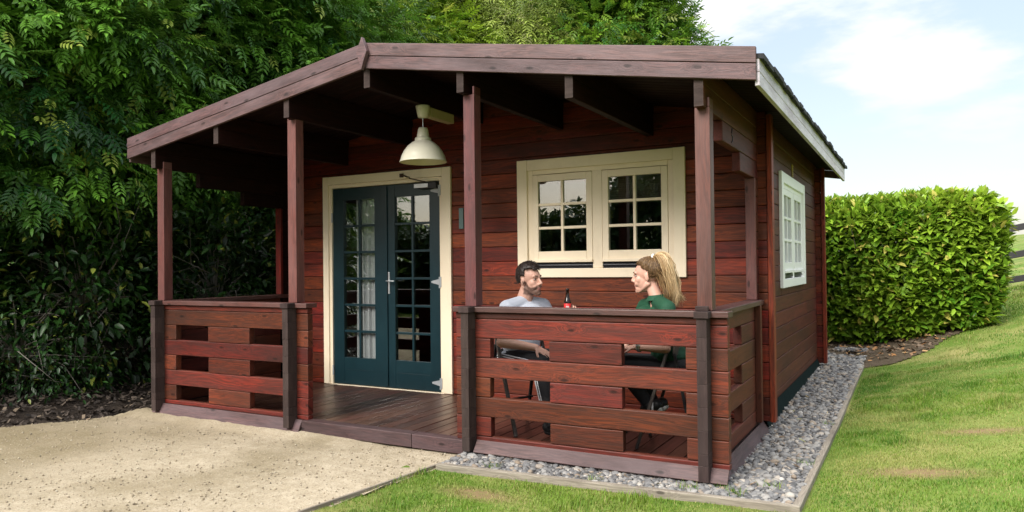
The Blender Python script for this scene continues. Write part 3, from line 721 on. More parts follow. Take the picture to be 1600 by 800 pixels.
sheet('path', fine(-8, .2, .03), fine(-7.5, -1.5, .03), lambda x, y: g(x, y) + .006 + .014 * (fbm(x, y, 3, 9) - .5) + .010 * (fbm(x, y, 14, 3) - .5) + .035 * sstep(-1.80, -1.56, y) * sstep(-.7, -1.8, x) - .0 , in_sand, M['sand'])
sheet('gravel_bed', fine(-.2, 2.1, .04), fine(-1.95, 5.3, .04), lambda x, y: g(x, y) + .010 - .05 * sstep(1.5, 1.35, x) * (y > -1.3), in_peb, M['soil'])
sheet('soil', fine(-3.9, 3.6, .05), fine(3.9, 6.2, .05), lambda x, y: g(x, y) + .003 + .02 * fbm(x, y, 4, 6), in_soil, M['soil'])
sheet('bark_bed', fine(-9.5, -3.3, .06), fine(-6, 9, .06), lambda x, y: g(x, y) + .004 + (.05 * fbm(x, y, 2.5, 7) + .012) * sstep(.0, .45, np.where(y < -1.4, left_edge(y), -3.40) - x), in_mulch, M['mulch'])

# ---- instanced-by-numpy scatter: one mesh, many little copies
def frames(dirs, ups):
    x = dirs / np.linalg.norm(dirs, axis=1, keepdims=True)
    y = np.cross(ups, x); ln = np.linalg.norm(y, axis=1, keepdims=True); y = np.where(ln < 1e-4, np.array([[0, 1., 0]]), y / np.maximum(ln, 1e-6))
    z = np.cross(x, y); return np.stack([x, y, z], 2)
def scatter(name, TV, TF, P, Rm, Sc, mat, rnd=None, clump=None, smooth=False, parent=None):
    TV = np.asarray(TV, float); n = len(P); m = len(TV)
    Sc = np.asarray(Sc, float); Sc = Sc[:, None, None] if Sc.ndim == 1 else Sc[:, None, :]
    V = np.einsum('nij,nmj->nmi', Rm, TV[None] * Sc) + P[:, None, :]
    k = len(TF[0]); F = np.asarray(TF)
    L = (F[None] + (np.arange(n) * m)[:, None, None]).reshape(-1)
    nf = n * len(F)
    rnd = RNG.random(n) if rnd is None else rnd; clump = np.zeros(n) if clump is None else clump
    me = fast_mesh(name, V.reshape(-1, 3), L, np.arange(nf) * k, np.full(nf, k), smooth, {'rnd': np.repeat(rnd, m), 'clump': np.repeat(clump, m)})
    return mesh_obj(name, me, mat, parent)
def rand_dirs(n):
    v = RNG.normal(size=(n, 3)); return v / np.linalg.norm(v, axis=1, keepdims=True)

# pebbles
bm = bmesh.new(); bmesh.ops.create_icosphere(bm, subdivisions=2, radius=.5)
ico2V = np.array([v.co[:] for v in bm.verts]); ico2F = [[v.index for v in f.verts] for f in bm.faces]; bm.free()
bm = bmesh.new(); bmesh.ops.create_icosphere(bm, subdivisions=1, radius=.5)
ico1V = np.array([v.co[:] for v in bm.verts]); ico1F = [[v.index for v in f.verts] for f in bm.faces]; bm.free()
ico2V = ico2V * (1 + .10 * np.sin(ico2V[:, [1]] * 9 + 1) * np.cos(ico2V[:, [0]] * 7))
pp = []
def region(n, x0, x1, y0, y1, f):
    x = RNG.uniform(x0, x1, n); y = RNG.uniform(y0, y1, n); k = f(x, y); return x[k], y[k]
xa, ya = region(9000, -.15, 2.05, -1.95, -1.35, in_peb)
xb, yb = region(14500, 1.42, 2.05, -1.4, 5.2, in_peb)
x = np.concatenate([xa, xb]); y = np.concatenate([ya, yb])
k = (x < EDX - .02) & (y > edge_front(x) + .02); x, y = x[k], y[k]
n = len(x); sz = .016 + .026 * RNG.random(n) ** 1.8; big = RNG.random(n) < .05; sz[big] *= 1.45
sz *= np.where(y > 2.5, 1.25, 1)
lay = RNG.random(n)
P = np.stack([x, y, g(x, y) + .008 + sz * .25 + lay * .022], 1)
ups = rand_dirs(n) * .5 + np.array([0, 0, 1.]); dr_ = np.cross(ups, rand_dirs(n))
Rm = frames(dr_, ups)
Sc = np.stack([sz * RNG.uniform(1.0, 1.7, n), sz * RNG.uniform(.85, 1.25, n), sz * RNG.uniform(.5, .85, n)], 1)
hi = y < 1.2
tag(scatter('pebbles', ico2V, ico2F, P, Rm, Sc, M['pebble'], smooth=True), kind='stuff')
x, y = region(420, -.1, 2.0, -1.9, 4.3, in_peb); k = (x > 1.6) | (y < -1.6); x, y = x[k], y[k]; n = len(x)
P = np.stack([x, y, g(x, y) + .042 + .012 * RNG.random(n)], 1); ups = rand_dirs(n) * .5 + np.array([0, 0, 1.]); litV = np.array([(-.5, -.09, 0), (.5, -.06, .03), (.45, .08, 0), (-.5, .1, .04)])
t = NT('leaf_litter'); rnd = t.attr('rnd').outputs['Fac']; c = t.ramp(rnd, [(0, (.06, .04, .025)), (.5, (.20, .13, .07)), (.8, (.38, .30, .17)), (1, (.20, .22, .06))]); M['litter'] = t.done(t.pbr(c, .8))
tag(scatter('leaf_litter', litV, [(0, 1, 2, 3)], P, frames(np.cross(ups, rand_dirs(n)), ups), RNG.uniform(.02, .075, n), M['litter']), kind='stuff')
# grit on the path
x, y = region(6000, -5, .1, -4.3, -1.56, in_sand); n = len(x); sz = .004 + .009 * RNG.random(n) ** 3
P = np.stack([x, y, g(x, y) + .006 + sz * .3], 1); ups = rand_dirs(n) + np.array([0, 0, 2.]); Rm = frames(np.cross(ups, rand_dirs(n)), ups)
tag(scatter('grit', ico1V, ico1F, P, Rm, sz * 1.3, M['grit']), kind='stuff')
# bark chips and fallen leaves on the dark bed
x, y = region(22000, -7.5, -3.35, -5, 3, in_mulch); n = len(x)
chV = np.array([(-.5, -.25, 0), (.5, -.2, .05), (.45, .22, 0), (-.5, .25, .06)]); chF = [(0, 1, 2, 3)]
P = np.stack([x, y, g(x, y) + .012 + (.04 + .05 * RNG.random(n)) * sstep(.0, .4, np.where(y < -1.4, left_edge(y), -3.40) - x)], 1); ups = rand_dirs(n) * .7 + np.array([0, 0, 1.]); Rm = frames(np.cross(ups, rand_dirs(n)), ups)
tag(scatter('bark_chips', chV, chF, P, Rm, RNG.uniform(.015, .06, n), M['chip']), kind='stuff')
x, y = region(420, 1.4, 3.3, 4.3, 5.6, in_soil); n = len(x)
t = NT('fallen_leaf'); rnd = t.attr('rnd').outputs['Fac']; c = t.ramp(rnd, [(0, (.07, .05, .035)), (.6, (.16, .11, .07)), (.85, (.38, .17, .05)), (1, (.5, .38, .2))]); M['fallen'] = t.done(t.pbr(c, .7))
P = np.stack([x, y, g(x, y) + .022 + .02 * RNG.random(n)], 1); ups = rand_dirs(n) * .6 + np.array([0, 0, 1.]); Rm = frames(np.cross(ups, rand_dirs(n)), ups)
tag(scatter('fallen_leaves', chV, chF, P, Rm, RNG.uniform(.02, .085, n), M['fallen']), kind='stuff')

# ---- grass
PATCH = ((.35, -2.25, .24, .10), (2.62, -.92, .34, .12), (3.0, .15, .28, .10), (3.3, 2.5, .5, .2), (2.5, 1.8, .22, .10), (3.3, -1.3, .5, .13))
def in_lawn(x, y):
    fr = (x > sand_right(y) + .0) & (y < edge_front(x) - .03) & (x < EDX + .03)
    rt = (x > EDX + .035) & ~in_soil(x + .10 * np.random.default_rng(4).random(len(x)), y)
    return fr | rt
def dryness(x, y):
    d = np.maximum(sstep(.50, .70, fbm(x, y, 1.3, 21)) * .62, sstep(.54, .72, fbm(x, y, 4.5, 23)) * .6)
    for (a, b, rx, ry) in PATCH: d = np.maximum(d, 1.1 * np.exp(-((x - a) / rx) ** 2 - ((y - b) / ry) ** 2))
    return np.clip(d, 0, 1)
bV = np.array([(0, -.5, 0), (0, .5, 0), (.22, -.38, .55), (.22, .38, .55), (.62, 0, 1.0)])
bF = [(0, 1, 3), (0, 3, 2), (2, 3, 4)]
gx = []; gy = []
for (n_, x0, x1, y0, y1) in ((75000, -.7, 2.1, -4.4, -1.78), (200000, 2.0, 4.6, -3.2, 3.2), (60000, 2.0, 6.5, 3.0, 9.5), (9000, 1.0, 9, 9, 16)):
    a, b = region(n_, x0, x1, y0, y1, in_lawn); gx.append(a); gy.append(b)
for (a, b, m_) in ((1.45, -1.74, 60), (1.72, -1.72, 70), (1.62, -1.62, 40), (1.88, -1.5, 50), (1.98, -.9, 40), (1.99, .4, 40), (.9, -1.82, 40), (.2, -1.84, 40)): gx.append(RNG.normal(a, .03, m_)); gy.append(RNG.normal(b, .03, m_))
x = np.concatenate(gx); y = np.concatenate(gy)
dn = dryness(x, y); keep = RNG.random(len(x)) > dn * .35 + .5 * sstep(.75, 1, dn); x, y, dn = x[keep], y[keep], dn[keep]; n = len(x)
hgt = RNG.uniform(.010, .026, n) * (1 - .35 * dn) * (.75 + .6 * fbm(x, y, 2.5, 31)); far = np.clip((y - 3) / 5, 0, 1)
hgt *= (1 + .6 * far) * (1 + 1.1 * sstep(.60, .75, fbm(x, y, 3.1, 47)))
az = RNG.uniform(0, 2 * np.pi, n); dirs = np.stack([np.cos(az), np.sin(az), np.zeros(n)], 1); ups = np.tile([[0, 0, 1.]], (n, 1))
inp = in_peb(x, y); hgt = np.where(inp, RNG.uniform(.03, .06, n), hgt); dn = np.where(inp, 0, dn)
Sc = np.stack([hgt * RNG.uniform(.4, 1.5, n), RNG.uniform(.0028, .005, n) * (1 + 1.4 * far), hgt], 1)
P = np.stack([x, y, far_g(x, y) - .004 + .025 * inp], 1)
lush = fbm(x, y, .9, 41)
cl = np.clip(dn * RNG.uniform(.3, 1.25, n) + (RNG.random(n) < .13) * RNG.uniform(.4, 1, n), 0, 1)
tag(scatter('grass', bV, bF, P, frames(dirs, ups), Sc, M['grass'], np.clip(RNG.normal(.5, .32, n) + (lush - .5) * 1.3 + (fbm(x, y, 5, 43) - .5) * 1.3, 0, 1), cl), kind='stuff')

# ---- timber edging boards
def edging(pts, label):
    mb = MB()
    for a, b in zip(pts[:-1], pts[1:]):
        za = gz(*a); zb = gz(*b); mb.bar((a[0], a[1], za + .004), (b[0], b[1], zb + .004), .042, .075, rnd=.5)
    return tag(mb.build('timber_edging', M['edging'], None, .006), label, 'edging')
edging([(EDX, -1.79), (EDX, .25)], 'grey timber edging board between the pebbles and the lawn, nearest length beside the cabin side')
edging([(EDX + .002, .256), (EDX - .01, 2.3), (EDX - .012, 4.0)], 'grey timber edging board beside the pebbles running back towards the laurel hedge')
edging([(-.165, edge_front(-.165)), (EDX + .02, edge_front(EDX + .02))], 'long grey timber edging board between the front pebble strip and the lawn')
mb = MB(); mb.bar((-.155, -1.60, gz(-.2, -1.6) - .0), (-.36, -3.4, gz(-.3, -3.4) - .0), .016, .05); tag(mb.build('path_edging', M['edging'], None, .003), 'thin brown edging strip between the sandy path and the front lawn', 'edging')

# ------------------------------------------------------------------ plants
def leaflet(L, W, droop=.12, fold=.12):
    """folded leaf blade, 6 triangles"""
    v = [(0, 0, 0), (.3 * L, -.5 * W, fold * W), (.3 * L, .5 * W, fold * W), (.35 * L, 0, -.02 * L), (.68 * L, -.40 * W, fold * W - droop * L * .35), (.68 * L, .40 * W, fold * W - droop * L * .35), (L, 0, -droop * L)]
    f = [(0, 3, 1), (0, 2, 3), (1, 3, 4), (2, 5, 3), (3, 6, 4), (3, 5, 6)]
    return v, f
def compound(n_pairs=4, L=1.0, ll=.36, lw=.12):
    V = []; F = []
    def put(o, ang, s):
        v, f = leaflet(ll * s, lw * s, .25); b = len(V); ca, sa = math.cos(ang), math.sin(ang)
        for x, y, z in v: V.append((o[0] + x * ca - y * sa, o[1] + x * sa + y * ca, o[2] + z - .10 * abs(x * sa)))
        for q in f: F.append(tuple(b + i for i in q))
    for i in range(n_pairs):
        tt = .22 + .66 * i / n_pairs; o = (tt * L, 0, -.22 * tt * tt * L)
        for sg in (-1, 1): put(o, sg * R(58 - 4 * i), .85 + .15 * math.sin(i))
    put((.92 * L, 0, -.22 * .85 * L), 0, 1.05)
    return V, F
ASH = compound(4); FINE = compound(3, 1.0, .34, .075)
def cluster(n, L, W, spread):
    """a sprig of simple leaves"""
    rg = np.random.default_rng(n); V = []; F = []
    for i in range(n):
        v, f = leaflet(L, W, .15); tt = i / n; az = i * 2.4; b = len(V)
        M3 = Matrix.Rotation(az, 3, 'X') @ Matrix.Rotation(-R(spread), 3, 'Z')
        for q in v: w = M3 @ Vector(q); V.append((w.x + tt * .8, w.y, w.z))
        for q in f: F.append(tuple(b + j for j in q))
    return V, F
LAUREL = leaflet(1.0, .40, .16, .10); SPRIG = cluster(6, .55, .27, 50)

def limbs(mb, base, tips, r0, rng, sag=.0):
    base = Vector(base)
    for tp in tips:
        tp = Vector(tp); mid = base.lerp(tp, .5) + Vector((rng.uniform(-.25, .25), rng.uniform(-.25, .25), rng.uniform(.0, .35)))
        mb.tube([base, base.lerp(mid, .5) + Vector((0, 0, .1)), mid, mid.lerp(tp, .55), tp], [r0, r0 * .75, r0 * .5, r0 * .3, r0 * .12], 6)
def tree(name, label, cat, base, cc, rad, tmpl, mat, nclump, nleaf, size, clr, seed, bark='bark', group=None, zmin=None, droop=.5, trunk_r=.14, upbias=.25, shell=.45, keepf=None, hrange=(0, 1)):
    rg = np.random.default_rng(seed); rd = random.Random(seed)
    bz = gz(base[0], base[1]); root = empty(name, (base[0], base[1], bz), 0, label, cat, group)
    cc = np.array(cc, float); rad = np.array(rad, float)
    d = rg.normal(size=(nclump, 3)); d /= np.linalg.norm(d, axis=1, keepdims=True)
    lump = 1 + .22 * np.sin(d[:, 0] * 5 + seed) * np.cos(d[:, 1] * 4 + seed * 2) + .15 * np.sin(d[:, 2] * 9 + seed)
    rr = (shell + (1 - shell) * rg.random(nclump) ** .6) * lump
    cl = cc + d * rr[:, None] * rad
    if zmin is not None: cl[:, 2] = np.maximum(cl[:, 2], zmin + rg.random(nclump) * .6)
    if keepf is not None: cl = cl[keepf(cl)]; nclump = len(cl)
    # leaves round every clump
    ci = np.repeat(np.arange(nclump), nleaf); n = len(ci)
    csz = clr * rg.uniform(.6, 1.35, nclump)
    off = rg.normal(size=(n, 3)); off /= np.linalg.norm(off, axis=1, keepdims=True); off *= (rg.random(n) ** .45)[:, None]
    P = cl[ci] + off * csz[ci][:, None] * np.array([1.15, 1.15, .75])
    out = off + .7 * (P - cc) / rad.mean()
    dirs = out + np.array([0, 0, -droop]) + rg.normal(size=(n, 3)) * .45
    ups = np.array([0, 0, 1.]) + .45 * out * np.array([1, 1, .3]) + rg.normal(size=(n, 3)) * .35
    ok = P[:, 2] > bz + .05
    if keepf is not None: ok &= keepf(P)
    P, dirs, ups, ci = P[ok], dirs[ok], ups[ok], ci[ok]
    tone = (hrange[0] + (hrange[1] - hrange[0]) * rg.random(nclump) ** .95)[ci]  # spread of clump tones also puts highlights and dark gaps into leaf colour
    scatter('crown', tmpl[0], tmpl[1], P - root.location, frames(dirs, ups), size * (.45 + .8 * rg.random(len(P)) ** .8), M[mat], rg.random(len(P)), np.clip(tone + rg.normal(0, .12, len(P)), 0, 1), parent=root)
    mb = MB(); top = cc - np.array([base[0], base[1], bz]); hgt = top[2]
    th = Vector((top[0] * .5, top[1] * .5, hgt * .8))
    mb.tube([(0, 0, -.1), (top[0] * .06, top[1] * .06, hgt * .25), (top[0] * .2, top[1] * .2, hgt * .55), th], [trunk_r * 1.35, trunk_r, trunk_r * .8, trunk_r * .5], 10)
    tips = [tuple(cl[i] - np.array([base[0], base[1], bz])) for i in rg.choice(nclump, min(nclump, 60), replace=False)]
    for tp in tips:
        f = rd.uniform(.35, 1); b0 = Vector((top[0] * .2, top[1] * .2, hgt * .5)).lerp(th, f); limbs(mb, b0, [tp], trunk_r * .35, rd)
    mb.build('trunk', M[bark], root, smooth=True)
    return root
M['ash'] = leaf_mat('ash_leaves', (.006, .048, .008), (.135, .315, .032), (.36, .46, .08), .04, .26, .42, .3)
M['ashy'] = leaf_mat('bright_leaves', (.10, .24, .012), (.26, .38, .025), (.30, .34, .05), .08, .4, .45)
M['willow'] = leaf_mat('olive_leaves', (.17, .25, .035), (.38, .47, .09), (.28, .29, .12), .10, .35, .5)
M['dark'] = leaf_mat('dark_tree_leaves', (.026, .12, .012), (.21, .36, .03), (.24, .30, .05), .07, .32, .42)
M['shrub'] = leaf_mat('shrub_leaves', (.004, .018, .004), (.022, .070, .010), (.20, .24, .04), .05, .22, .40, .35)  # shade of the branches overhead put into the leaf colour
M['hedge'] = leaf_mat('laurel_leaves', (.045, .165, .010), (.33, .48, .04), (.50, .46, .10), .04, .30, .36, .45)

tree('ash_tree', 'large ash tree with drooping feathery leaves filling the top left corner', 'tree', (-6.4, -.9), (-6.1, -1.0, 3.6), (2.1, 2.5, 2.5), ASH, 'ash', 230, 125, .255, .55, 3, zmin=1.75, droop=.3, keepf=lambda p: p[:, 0] < -3.95)
tree('ash_tree', 'tall ash tree with dense dark foliage rising behind the left slope of the cabin roof', 'tree', (-6.9, 2.4), (-6.4, 2.3, 4.4), (2.4, 2.5, 3.0), ASH, 'ash', 250, 120, .265, .60, 4, zmin=1.8, droop=.3, keepf=lambda p: (p[:, 0] < -3.98))
tree('ash_tree', 'ash tree with paler dangling leaves standing furthest back before the bright yellow-green tree', 'tree', (-8.9, 4.4), (-8.7, 4.3, 5.4), (1.9, 2.1, 3.0), ASH, 'ash', 200, 80, .33, .62, 5, zmin=1.6, droop=.3, hrange=(.35, 1.1))
tree('leafy_tree', 'bright yellow-green tree peeping over the roof just left of the ridge end', 'tree', (-8.3, 8.2), (-8.2, 8.0, 5.7), (2.0, 2.0, 2.7), ASH, 'ashy', 170, 60, .36, .6, 6, zmin=1.6)
tree('willow_tree', 'fine-leaved olive willow-like tree showing over the middle of the roof', 'tree', (-6.9, 11.0), (-6.7, 11.0, 6.0), (2.9, 2.2, 2.9), FINE, 'willow', 260, 150, .42, .6, 7, zmin=1.6, droop=1.0)
tree('leafy_tree', 'broad dark green tree behind the roof, its crown ending against the sky', 'tree', (-4.5, 12.0), (-4.1, 12.2, 6.1), (2.15, 2.2, 3.2), ASH, 'dark', 210, 70, .40, .6, 8, zmin=1.6)

def shrub(label, base, cc, rad, seed, mat='shrub', size=.115, nclump=150, nleaf=26, tm=None):
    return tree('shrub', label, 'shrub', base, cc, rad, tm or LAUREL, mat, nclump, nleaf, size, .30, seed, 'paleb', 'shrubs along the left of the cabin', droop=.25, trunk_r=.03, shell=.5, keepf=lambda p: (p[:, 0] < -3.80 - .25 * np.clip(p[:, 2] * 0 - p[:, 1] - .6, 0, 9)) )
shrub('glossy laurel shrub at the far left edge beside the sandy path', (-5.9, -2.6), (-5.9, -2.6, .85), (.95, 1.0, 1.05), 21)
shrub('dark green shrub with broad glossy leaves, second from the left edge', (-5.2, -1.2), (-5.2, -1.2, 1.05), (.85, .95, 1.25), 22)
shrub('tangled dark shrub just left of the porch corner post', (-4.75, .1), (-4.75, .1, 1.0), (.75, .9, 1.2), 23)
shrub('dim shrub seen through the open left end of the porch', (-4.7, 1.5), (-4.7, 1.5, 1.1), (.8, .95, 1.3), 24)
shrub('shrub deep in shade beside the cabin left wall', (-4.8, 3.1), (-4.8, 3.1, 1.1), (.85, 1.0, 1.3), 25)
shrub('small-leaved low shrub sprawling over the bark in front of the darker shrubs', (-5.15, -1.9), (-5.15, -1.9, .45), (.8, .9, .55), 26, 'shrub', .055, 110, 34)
# the mass of woodland behind
def wood_mass():
    rg = np.random.default_rng(77); n = 34000
    xs = rg.uniform(-16, -7.2, n); ys = rg.uniform(-9, 16, n)
    top = 6.2 + 1.6 * fbm(xs, ys, .45, 61) + 2.2 * sstep(5, 11, ys); zz = rg.random(n) ** .8 * top
    k = (xs < -9.2 + .9 * fbm(ys, zz, .8, 62)) | (ys > 12.2); k &= zz > .1
    P = np.stack([xs, ys, zz + .0], 1)[k]; n = len(P)
    d = rand_dirs(n) + np.array([.5, -.3, -.4]); u = rand_dirs(n) * .5 + np.array([.3, -.2, .9])
    o = scatter('woodland', ASH[0], ASH[1], P, frames(d, u), rg.uniform(.45, .8, n), M['ash'], None, np.clip(fbm(P[:, 1], P[:, 2], .9, 63) * 1.2 - .3, 0, 1)); tag(o, kind='stuff')
wood_mass()
# woodland on the far side of the site, behind the photographer (mirrored in the window panes)
def wood_front():
    rg = np.random.default_rng(78); n = 22000
    t_ = rg.random(n); xs = -24 + 29 * t_; ys = -9.8 - 2.4 * rg.random(n) + .5 * np.sin(t_ * 9)
    top = 2.25 + .9 * fbm(xs, ys, .5, 65) + 2.2 * np.exp(-((xs + 2.6) / 1.0) ** 2)
    zz = rg.random(n) ** .85 * top - .3; P = np.stack([xs, ys, zz], 1)
    d = rand_dirs(n) + np.array([0, .3, -.4]); u = rand_dirs(n) * .5 + np.array([0, .4, .9])
    o = scatter('woodland', SPRIG[0], SPRIG[1], P, frames(d, u), rg.uniform(.22, .42, n), M['shrub'], None, np.clip(fbm(xs, zz, .7, 66), 0, 1)); tag(o, kind='stuff')
wood_front()

# ---- laurel hedge
def hedge():
    rg = np.random.default_rng(91); root = empty('laurel_hedge', (2.5, 5.9, gz(2.5, 5.9)), 0, 'clipped bright green laurel hedge with large glossy leaves behind the cabin corner', 'hedge')
    x0, x1, y0, y1 = -.6, 3.5, 5.45, 6.7
    def topz(x): return 2.08 + 0 * x
    def surf(n, face):
        u = rg.random(n); v = rg.random(n)
        if face == 'front':
            x = x0 + (x1 - x0) * u; b = g(x, y0 + 0 * x) + .05; z = b + (topz(x) - b) * v; y = y0 + 0 * x; nr = np.tile([[0, -1., .25]], (n, 1))
        elif face == 'top':
            x = x0 + (x1 - x0) * u; y = y0 + (y1 - y0) * v; z = topz(x); nr = np.tile([[0, -.15, 1.]], (n, 1))
        else:
            y = y0 + (y1 - y0) * u; x = x1 + 0 * y; b = g(x, y) + .05; z = b + (topz(x) - b) * v; nr = np.tile([[1., 0, .25]], (n, 1))
        P = np.stack([x, y, z], 1)
        bl = .15 * (fbm(x * 1.0 + y, z * 1.0, 1.5, 93) - .5) * 2 + .05 * (RNG.random(n) < .03)
        # rounded shoulders and a tucked-in foot
        foot = np.clip(1 - (z - g(x, y)) / .45, 0, 1)
        P += nr * (bl * (.45 if face == 'top' else 1) - .02)[:, None]
        P[:, 1] += np.where(face == 'front', .16 * foot + .22 * sstep(1.65, 2.1, z) ** 2, 0)
        P[:, 0] -= np.where(face == 'right', .05 * foot + .22 * sstep(1.5, 2.2, z) ** 2 - .1 * np.sin(np.clip(z - .4, 0, 2) * 1.6), 0)
        if face == 'top': P[:, 2] -= .20 * sstep(x1 - .5, x1 + .05, x) ** 2 + .20 * sstep(y0 + .3, y0 - .05, y) ** 2 
        return P, nr, bl
    Ps = []; Ns = []; Bs = []
    for face, n in (('front', 15000), ('top', 9000), ('right', 5500)):
        P, N_, b = surf(n, face); Ps.append(P); Ns.append(N_); Bs.append(b)
    P = np.concatenate(Ps); N_ = np.concatenate(Ns); b = np.concatenate(Bs); n = len(P)
    dep = rg.random(n) ** 1.6 * .34 - .05; P = P - N_ * dep[:, None]
    d = N_ * .75 + rand_dirs(n) * .75 + np.array([0, 0, .15]); u = N_ * .5 + np.array([0, 0, .85]) + rand_dirs(n) * .45
    tone = np.clip(.42 + b * 2.4 - dep * .8 + .25 * sstep(1.2, 2.2, P[:, 2]) + rg.normal(0, .16, n), 0, 1)  # top light and inner shade put into leaf tone by height and depth
    k = P[:, 0] > .2
    P, d, u, tone = P[k], d[k], u[k], tone[k]
    m_ = 9000; X_ = rg.uniform(.2, x1 - .3, m_); Y_ = rg.uniform(y0 + .25, y1 - .15, m_); b_ = g(X_, Y_) + .12; Z_ = b_ + (1.98 - b_) * rg.random(m_)
    P = np.concatenate([P, np.stack([X_, Y_, Z_], 1)]); d = np.concatenate([d, rand_dirs(m_)]); u = np.concatenate([u, rand_dirs(m_) + np.array([0, -.4, .5])]); tone = np.concatenate([tone, rg.uniform(0, .3, m_)])  # filler leaves coloured dark for the shaded inside
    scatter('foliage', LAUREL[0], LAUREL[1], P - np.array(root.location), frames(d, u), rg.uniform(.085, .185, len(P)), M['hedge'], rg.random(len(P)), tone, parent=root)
    mb = MB(); rd = random.Random(3)
    for i in range(46):
        x = rd.uniform(.2, x1 - .15); y = rd.uniform(y0 + .3, y1 - .3); b0 = Vector((x, y, gz(x, y) - .05)) - root.location
        for j in range(5):
            tp = Vector((x + rd.uniform(-.5, .5), y + rd.uniform(-.45, .35), rd.uniform(1.0, 2.0))) - root.location
            tp.x = min(tp.x, x1 - .25 - root.location.x)
            mb.tube([b0, b0.lerp(tp, .5) + Vector((rd.uniform(-.08, .08), rd.uniform(-.08, .08), .1)), tp], [.018, .012, .004], 5)
    mb.build('stems', M['bark'], root)
hedge()

# ---- dark paddock fence to the right
def fence():
    p0 = Vector((1.6, 9.2, 0)); p1 = Vector((11.0, 6.9, 0)); root = empty('paddock_fence', (4.2, 8.5, gz(4.2, 8.5)), 0, 'black three rail timber fence running behind the right end of the hedge', 'fence')
    n = 6
    pts = [p0.lerp(p1, i / n) for i in range(n + 1)]
    for p in pts:
        z = gz(p.x, p.y); mb = MB(); mb.box(p.x - .05, p.x + .05, p.y - .0, p.y + .09, z - .2, z + 1.2, 'z'); o = mb.build('post', M['fence'], root, .008); o.location = -root.location
    for a, b in zip(pts[:-1], pts[1:]):
        for h_ in (.20, .60, 1.035):
            mb = MB(); mb.bar((a.x, a.y - .022, gz(a.x, a.y) + h_), (b.x, b.y - .022, gz(b.x, b.y) + h_), .04, .105); o = mb.build('rail', M['fence'], root, .006); o.location = -root.location
fence()
# ------------------------------------------------------------------ furniture on the porch
def chair(loc, rz, label):
    root = empty('folding_chair', loc, rz, label, 'chair', 'folding chairs on the porch')
    for sy in (-.21, .21):
        mb = MB(); mb.bar((-.10, sy, .86), (.18, sy, .0), .020, .026, (0, 1, 0)); mb.build('leg', M['chair'], root, .003)
        mb = MB(); mb.bar((-.075, sy * .93, .64), (-.20, sy * .93, .0), .018, .024, (0, 1, 0)); mb.build('leg', M['black'], root, .003)
    for xr in (.115, -.14): mb = MB(); mb.bar((xr, -.205, .20), (xr, .205, .20), .016, .016); mb.build('rung', M['black'], root, .002)
    mb = MB()
    for i in range(6): mb.box(-.17 + i * .066, -.17 + i * .066 + .056, -.185, .185, .425, .443, 'y')
    mb.build('seat', M['chair'], root, .003)
    mb = MB(); mb.box(-.105, -.085, -.199, .199, .76, .85, 'y'); mb.box(-.085, -.065, -.199, .199, .62, .70, 'y'); mb.build('backrest', M['chair'], root, .003)
    return root
chair((.0, -1.02, 0), R(-24), 'folding chair under the man in the pale grey shirt')
chair((1.12, -1.01, 0), R(186), 'folding chair under the woman in the green polo shirt')
tb = empty('bistro_table', (.56, -.95, 0), 0, 'small dark folding table between the two seated people, behind the railing', 'table')
mb = MB(); mb.lathe([(0, .665), (.20, .665), (.205, .672), (.205, .680), (.20, .685), (0, .685)], (0, 0, 0), 32); mb.build('table_top', M['black'], tb)
for a, b in (((-.19, -.13, .0), (.13, -.13, .664)), ((.19, -.12, 0), (-.13, -.12, .664)), ((-.19, .13, .0), (.13, .13, .664)), ((.19, .12, 0), (-.13, .12, .664))):
    mb = MB(); mb.bar(a, b, .012, .02, (0, 1, 0)); mb.build('leg', M['black'], tb)

# ------------------------------------------------------------------ people
def organic(name, mb, mats, voxel, parent, it=4, fac=.5, pick=None):
    me = mb.mesh('tmp'); o = bpy.data.objects.new('tmp', me); C.objects.link(o)
    rm = o.modifiers.new('r', 'REMESH'); rm.mode = 'VOXEL'; rm.voxel_size = voxel; rm.adaptivity = 0
    if it: sm = o.modifiers.new('s', 'SMOOTH'); sm.factor = fac; sm.iterations = it
    dg = bpy.context.evaluated_depsgraph_get(); m2 = bpy.data.meshes.new_from_object(o.evaluated_get(dg))
    bpy.data.objects.remove(o); bpy.data.meshes.remove(me)
    m2.name = name; m2.materials.clear()
    for m_ in (mats if isinstance(mats, (list, tuple)) else [mats]): m2.materials.append(m_)
    n = len(m2.polygons); m2.polygons.foreach_set('use_smooth', np.ones(n, bool))
    if pick is not None:
        cs = np.empty(len(m2.vertices) * 3); m2.vertices.foreach_get('co', cs)
        for nm, a in zip(('beard', 'lip'), pick(cs.reshape(-1, 3))): at = m2.attributes.new(nm, 'FLOAT', 'POINT'); at.data.foreach_set('value', np.asarray(a, np.float32))
    ob = mesh_obj(name, m2, None, parent)
    if parent is not None: ob.location = -Vector(parent.location)
    return ob
def head_matrix(c, yaw, pitch=0.0, roll=0.0, s=1.0):
    return Matrix.Translation(Vector(c)) @ Matrix.Rotation(yaw, 4, 'Z') @ Matrix.Rotation(pitch, 4, 'Y') @ Matrix.Rotation(roll, 4, 'X') @ Matrix.Scale(s, 4)
